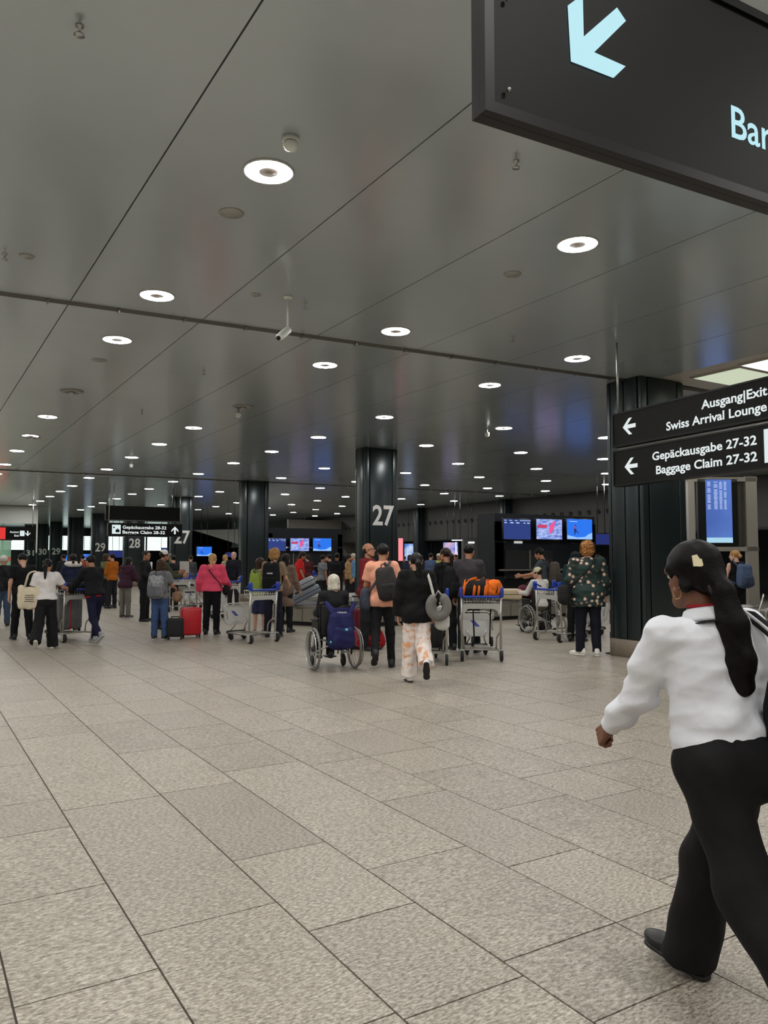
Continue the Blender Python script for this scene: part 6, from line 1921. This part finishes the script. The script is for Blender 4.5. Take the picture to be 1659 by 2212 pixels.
# collar band and folded collar
cpts = []
for a in range(-150, 151, 15):
    cpts.append(tp(.064 * math.sin(R(a)), -.022 - .066 * math.cos(R(a)), 1.452 - .018 * (abs(a) / 150) ** 2))
MB().tube([tuple(p) for p in cpts], .030, 10, flat=.32, up=(0, 0, 1)).tube([tuple(p - v3(0, 0, .012) + nrm((p - tp(0, -.02, 1.44)) * v3(1, 1, 0)) * .012) for p in cpts], .036, 10, flat=.28, up=tuple(nrm(v3(0, 0, 1)))).build('collar_core', M_SH, shirt)
col = MB()
rings = []
for (rr, zz) in ((.058, 1.452), (.064, 1.476), (.074, 1.470), (.086, 1.440), (.090, 1.428), (.084, 1.428)):
    ring_ = []
    for a in range(-150, 151, 10):
        kx = rr * math.sin(R(a)); ky = -.020 - rr * 1.02 * math.cos(R(a))
        ring_.append(tp(kx, ky, zz - .022 * (abs(a) / 150) ** 2))
    rings.append(ring_)
nn = len(rings[0])
col.add([p for rg in rings for p in rg], [(i * nn + q, i * nn + q + 1, (i + 1) * nn + q + 1, (i + 1) * nn + q) for i in range(len(rings) - 1) for q in range(nn - 1)], True)
bpy.data.objects.remove(shirt.children[0], do_unlink=True)
col.build('collar', M_SH, shirt)
# cuffs
for k in 'LR':
    W_, E_ = J['wr' + k], J['el' + k]
    d = nrm(W_ - E_)
    MB().tube([tuple(W_ - d * .055), tuple(W_ - d * .05), tuple(W_ - d * .004), tuple(W_ + d * .002)], [.036 * s, .0425 * s, .0405 * s, .036 * s], 20).build('cuff', M_SH, shirt)
# yoke seam across the back
# lanyard under the collar
MB().tube([tuple(tp(.082 * math.sin(R(a)), -.020 - .098 * math.cos(R(a)), 1.424 - .03 * (abs(a) / 120) ** 2)) for a in range(-120, 121, 12)], .009, 8, flat=.3, up=(0, 0, 1)).build('lanyard', cloth('lanyard_navy', (22, 22, 34)), root)
MB().tube([tuple(tp(.056 * math.sin(R(a)), -.020 - .060 * math.cos(R(a)), 1.478)) for a in range(-110, 111, 11)], .006, 8).build('red_neckband', cloth('neck_red', (150, 30, 40)), root)
# trousers, wide and heavy
hp = [ell(tp(0, -.01, .93), v3(.176, .145, .125) * s, T), ell(tp(-.074, -.085, .885), v3(.098, .100, .115) * s), ell(tp(.074, -.085, .885), v3(.098, .100, .115) * s), ell(tp(0, 0, 1.02), v3(.150, .120, .10) * s, T), ell(tp(0, -.02, .84), v3(.11, .11, .09) * s)]
lg = []
for k in 'LR':
    H_, K_, A_ = J['hip' + k], J['kn' + k], J['an' + k]
    A2 = A_ + nrm(A_ - K_) * .034 + v3(0, -.012, 0)
    lg += [cap(H_ + v3(0, -.01, 0), K_, .108 * s, .098 * s), cap(K_, A2, .098 * s, .106 * s, True)]
Vt, Ft = sculpt([(hp, [(tp(0, 0, 1.02), T @ v3(0, 0, 1))]), (lg, [])], .0085, .05, (), .005, 33, .8)
M_TR = mat('trouser_black', s2l(21, 20, 21), .8, noise=.1, nscale=7, bump=.15, bscale=30, spec=.2)
trs = mesh_obj('trousers', Vt, Ft, M_TR, root, True)
# shoes
V1, F1 = SHOE[0]; V2, F2 = SHOE[1]
for k in 'LR':
    M3 = J['foot' + k]
    o_ = J['an' + k] + M3 @ (v3(0, 0, -.075) * s)
    sh = mesh_obj('shoe', (V1 * 1.02) @ M3.T + o_, F1, mat('shoe_walker', s2l(17, 17, 18), .4), root, True)
    mesh_obj('sole', (V2 * 1.02) @ M3.T + o_, F2, mat('sole_walker', s2l(22, 22, 23), .6), sh, True)
# hair drawn back into a long thick tail, with the clip
skull = [ell((0, -.020, .040), (.088, .108, .092)), ell((0, -.075, -.005), (.066, .055, .065))]
tail = [cap((0, -.105, -.030), (.004, -.135, -.060), .040, .036), cap((.004, -.135, -.060), (.012, -.150, -.17), .038, .050), cap((.012, -.150, -.17), (.022, -.155, -.30), .050, .050), cap((.022, -.155, -.30), (.026, -.150, -.385), .052, .040)]
side = [cap((-.080, .02, .03), (-.074, -.04, -.035), .018, .02), cap((.080, .02, .03), (.074, -.04, -.035), .018, .02)]
sub = [ell((0, .098, -.045), (.066, .068, .092)), ell((-.075, .045, -.07), (.05, .055, .055)), ell((.075, .045, -.07), (.05, .055, .055)), ell((-.086, -.006, -.018), (.02, .022, .03)), ell((.086, -.006, -.018), (.02, .022, .03))]
Vh, Fh = sculpt([(skull + side, [((0, 0, -.062), (0, .35, -1))]), (tail, [])], .0058, .022, sub, .0022, 8, 1.6)
M_HR = mat('hair_walker', s2l(15, 12, 12), .5, noise=.2, nscale=50, bump=.12, bscale=120, spec=.12)
# strands: shallow grooves along the tail
gz = np.sin(np.arctan2(Vh[:, 0], -(Vh[:, 1] + .10)) * 9 + Vh[:, 2] * 14) * .0022
cc = np.stack([Vh[:, 0], Vh[:, 1] + .10, np.zeros(len(Vh))], 1); cc /= (np.linalg.norm(cc, axis=1, keepdims=True) + 1e-6)
Vh = Vh + cc * (gz * (Vh[:, 2] < -.03))[:, None]
# the tail hangs straight down whatever the head does
Vw = Vh @ J['Hr'].T + J['head']
hr = mesh_obj('hair', Vw, Fh, M_HR, root, True)
MB().tube([tuple(J['head'] + J['Hr'] @ v3(.040 * math.cos(R(a)) + .0, -.118 + .012 * math.sin(R(a)), -.040 + .038 * math.sin(R(a)))) for a in range(0, 360, 24)], .007, 6, closed=True).build('hair_tie', M_BLK, hr)
clip = MB().prism([(-.020, -.018), (.004, -.022), (.024, -.012), (.022, .004), (.004, .006), (-.004, .022), (-.020, .020)], -.005, .005)
o = clip.build('hair_clip', mat('clip_cream', s2l(226, 214, 176), .4), root)
o.matrix_local = Hm @ Matrix.Translation((-.055, -.098, .055)) @ Matrix.Rotation(R(-28), 4, 'Z') @ Matrix.Rotation(R(80), 4, 'X')
ear = Hm @ Vector((-.082, -.004, -.055))
MB().tube([tuple(ear + Vector((.0, .020 * math.cos(R(a)), .022 * math.sin(R(a))))) for a in range(0, 360, 24)], .0012, 5, closed=True).build('hoop_earring', mat('gold', s2l(214, 170, 100), .25, .9), root)
for i_, off in enumerate((-.095, -.10)):
    pass
# black bag on the right shoulder
bc = tp(.275, -.20, 1.02)
t = empty('shoulder_bag', wpt(root, bc - v3(0, 0, .24)), root.rotation_euler[2], 'black shoulder bag hanging on the right side of the walking woman', 'bag')
Vv, Ff = soft_box(.22, .36, .46, .012, .004, 17)
mesh_obj('body', Vv, Ff, cloth('walker_bag', (20, 20, 22)), t, True)
b0 = bc - v3(0, 0, .24)
MB().tube(bend([tuple(tp(.25, -.24, 1.16) - b0), tuple(tp(.20, -.15, 1.34) - b0), tuple(tp(.135, -.045, 1.452) - b0), tuple(tp(.17, .06, 1.38) - b0), tuple(tp(.28, -.02, 1.18) - b0)], .08, 6), .020, 8, flat=.25, up=(.2, 1, .4)).build('strap', cloth('walker_strap', (30, 30, 34)), t)
MB().tube(bend([tuple(tp(.235, -.262, 1.16) - b0), tuple(tp(.185, -.17, 1.345) - b0), tuple(tp(.120, -.055, 1.458) - b0)], .08, 6), .006, 6).build('pale_piping', mat('piping_pale', s2l(190, 190, 192), .5), t)
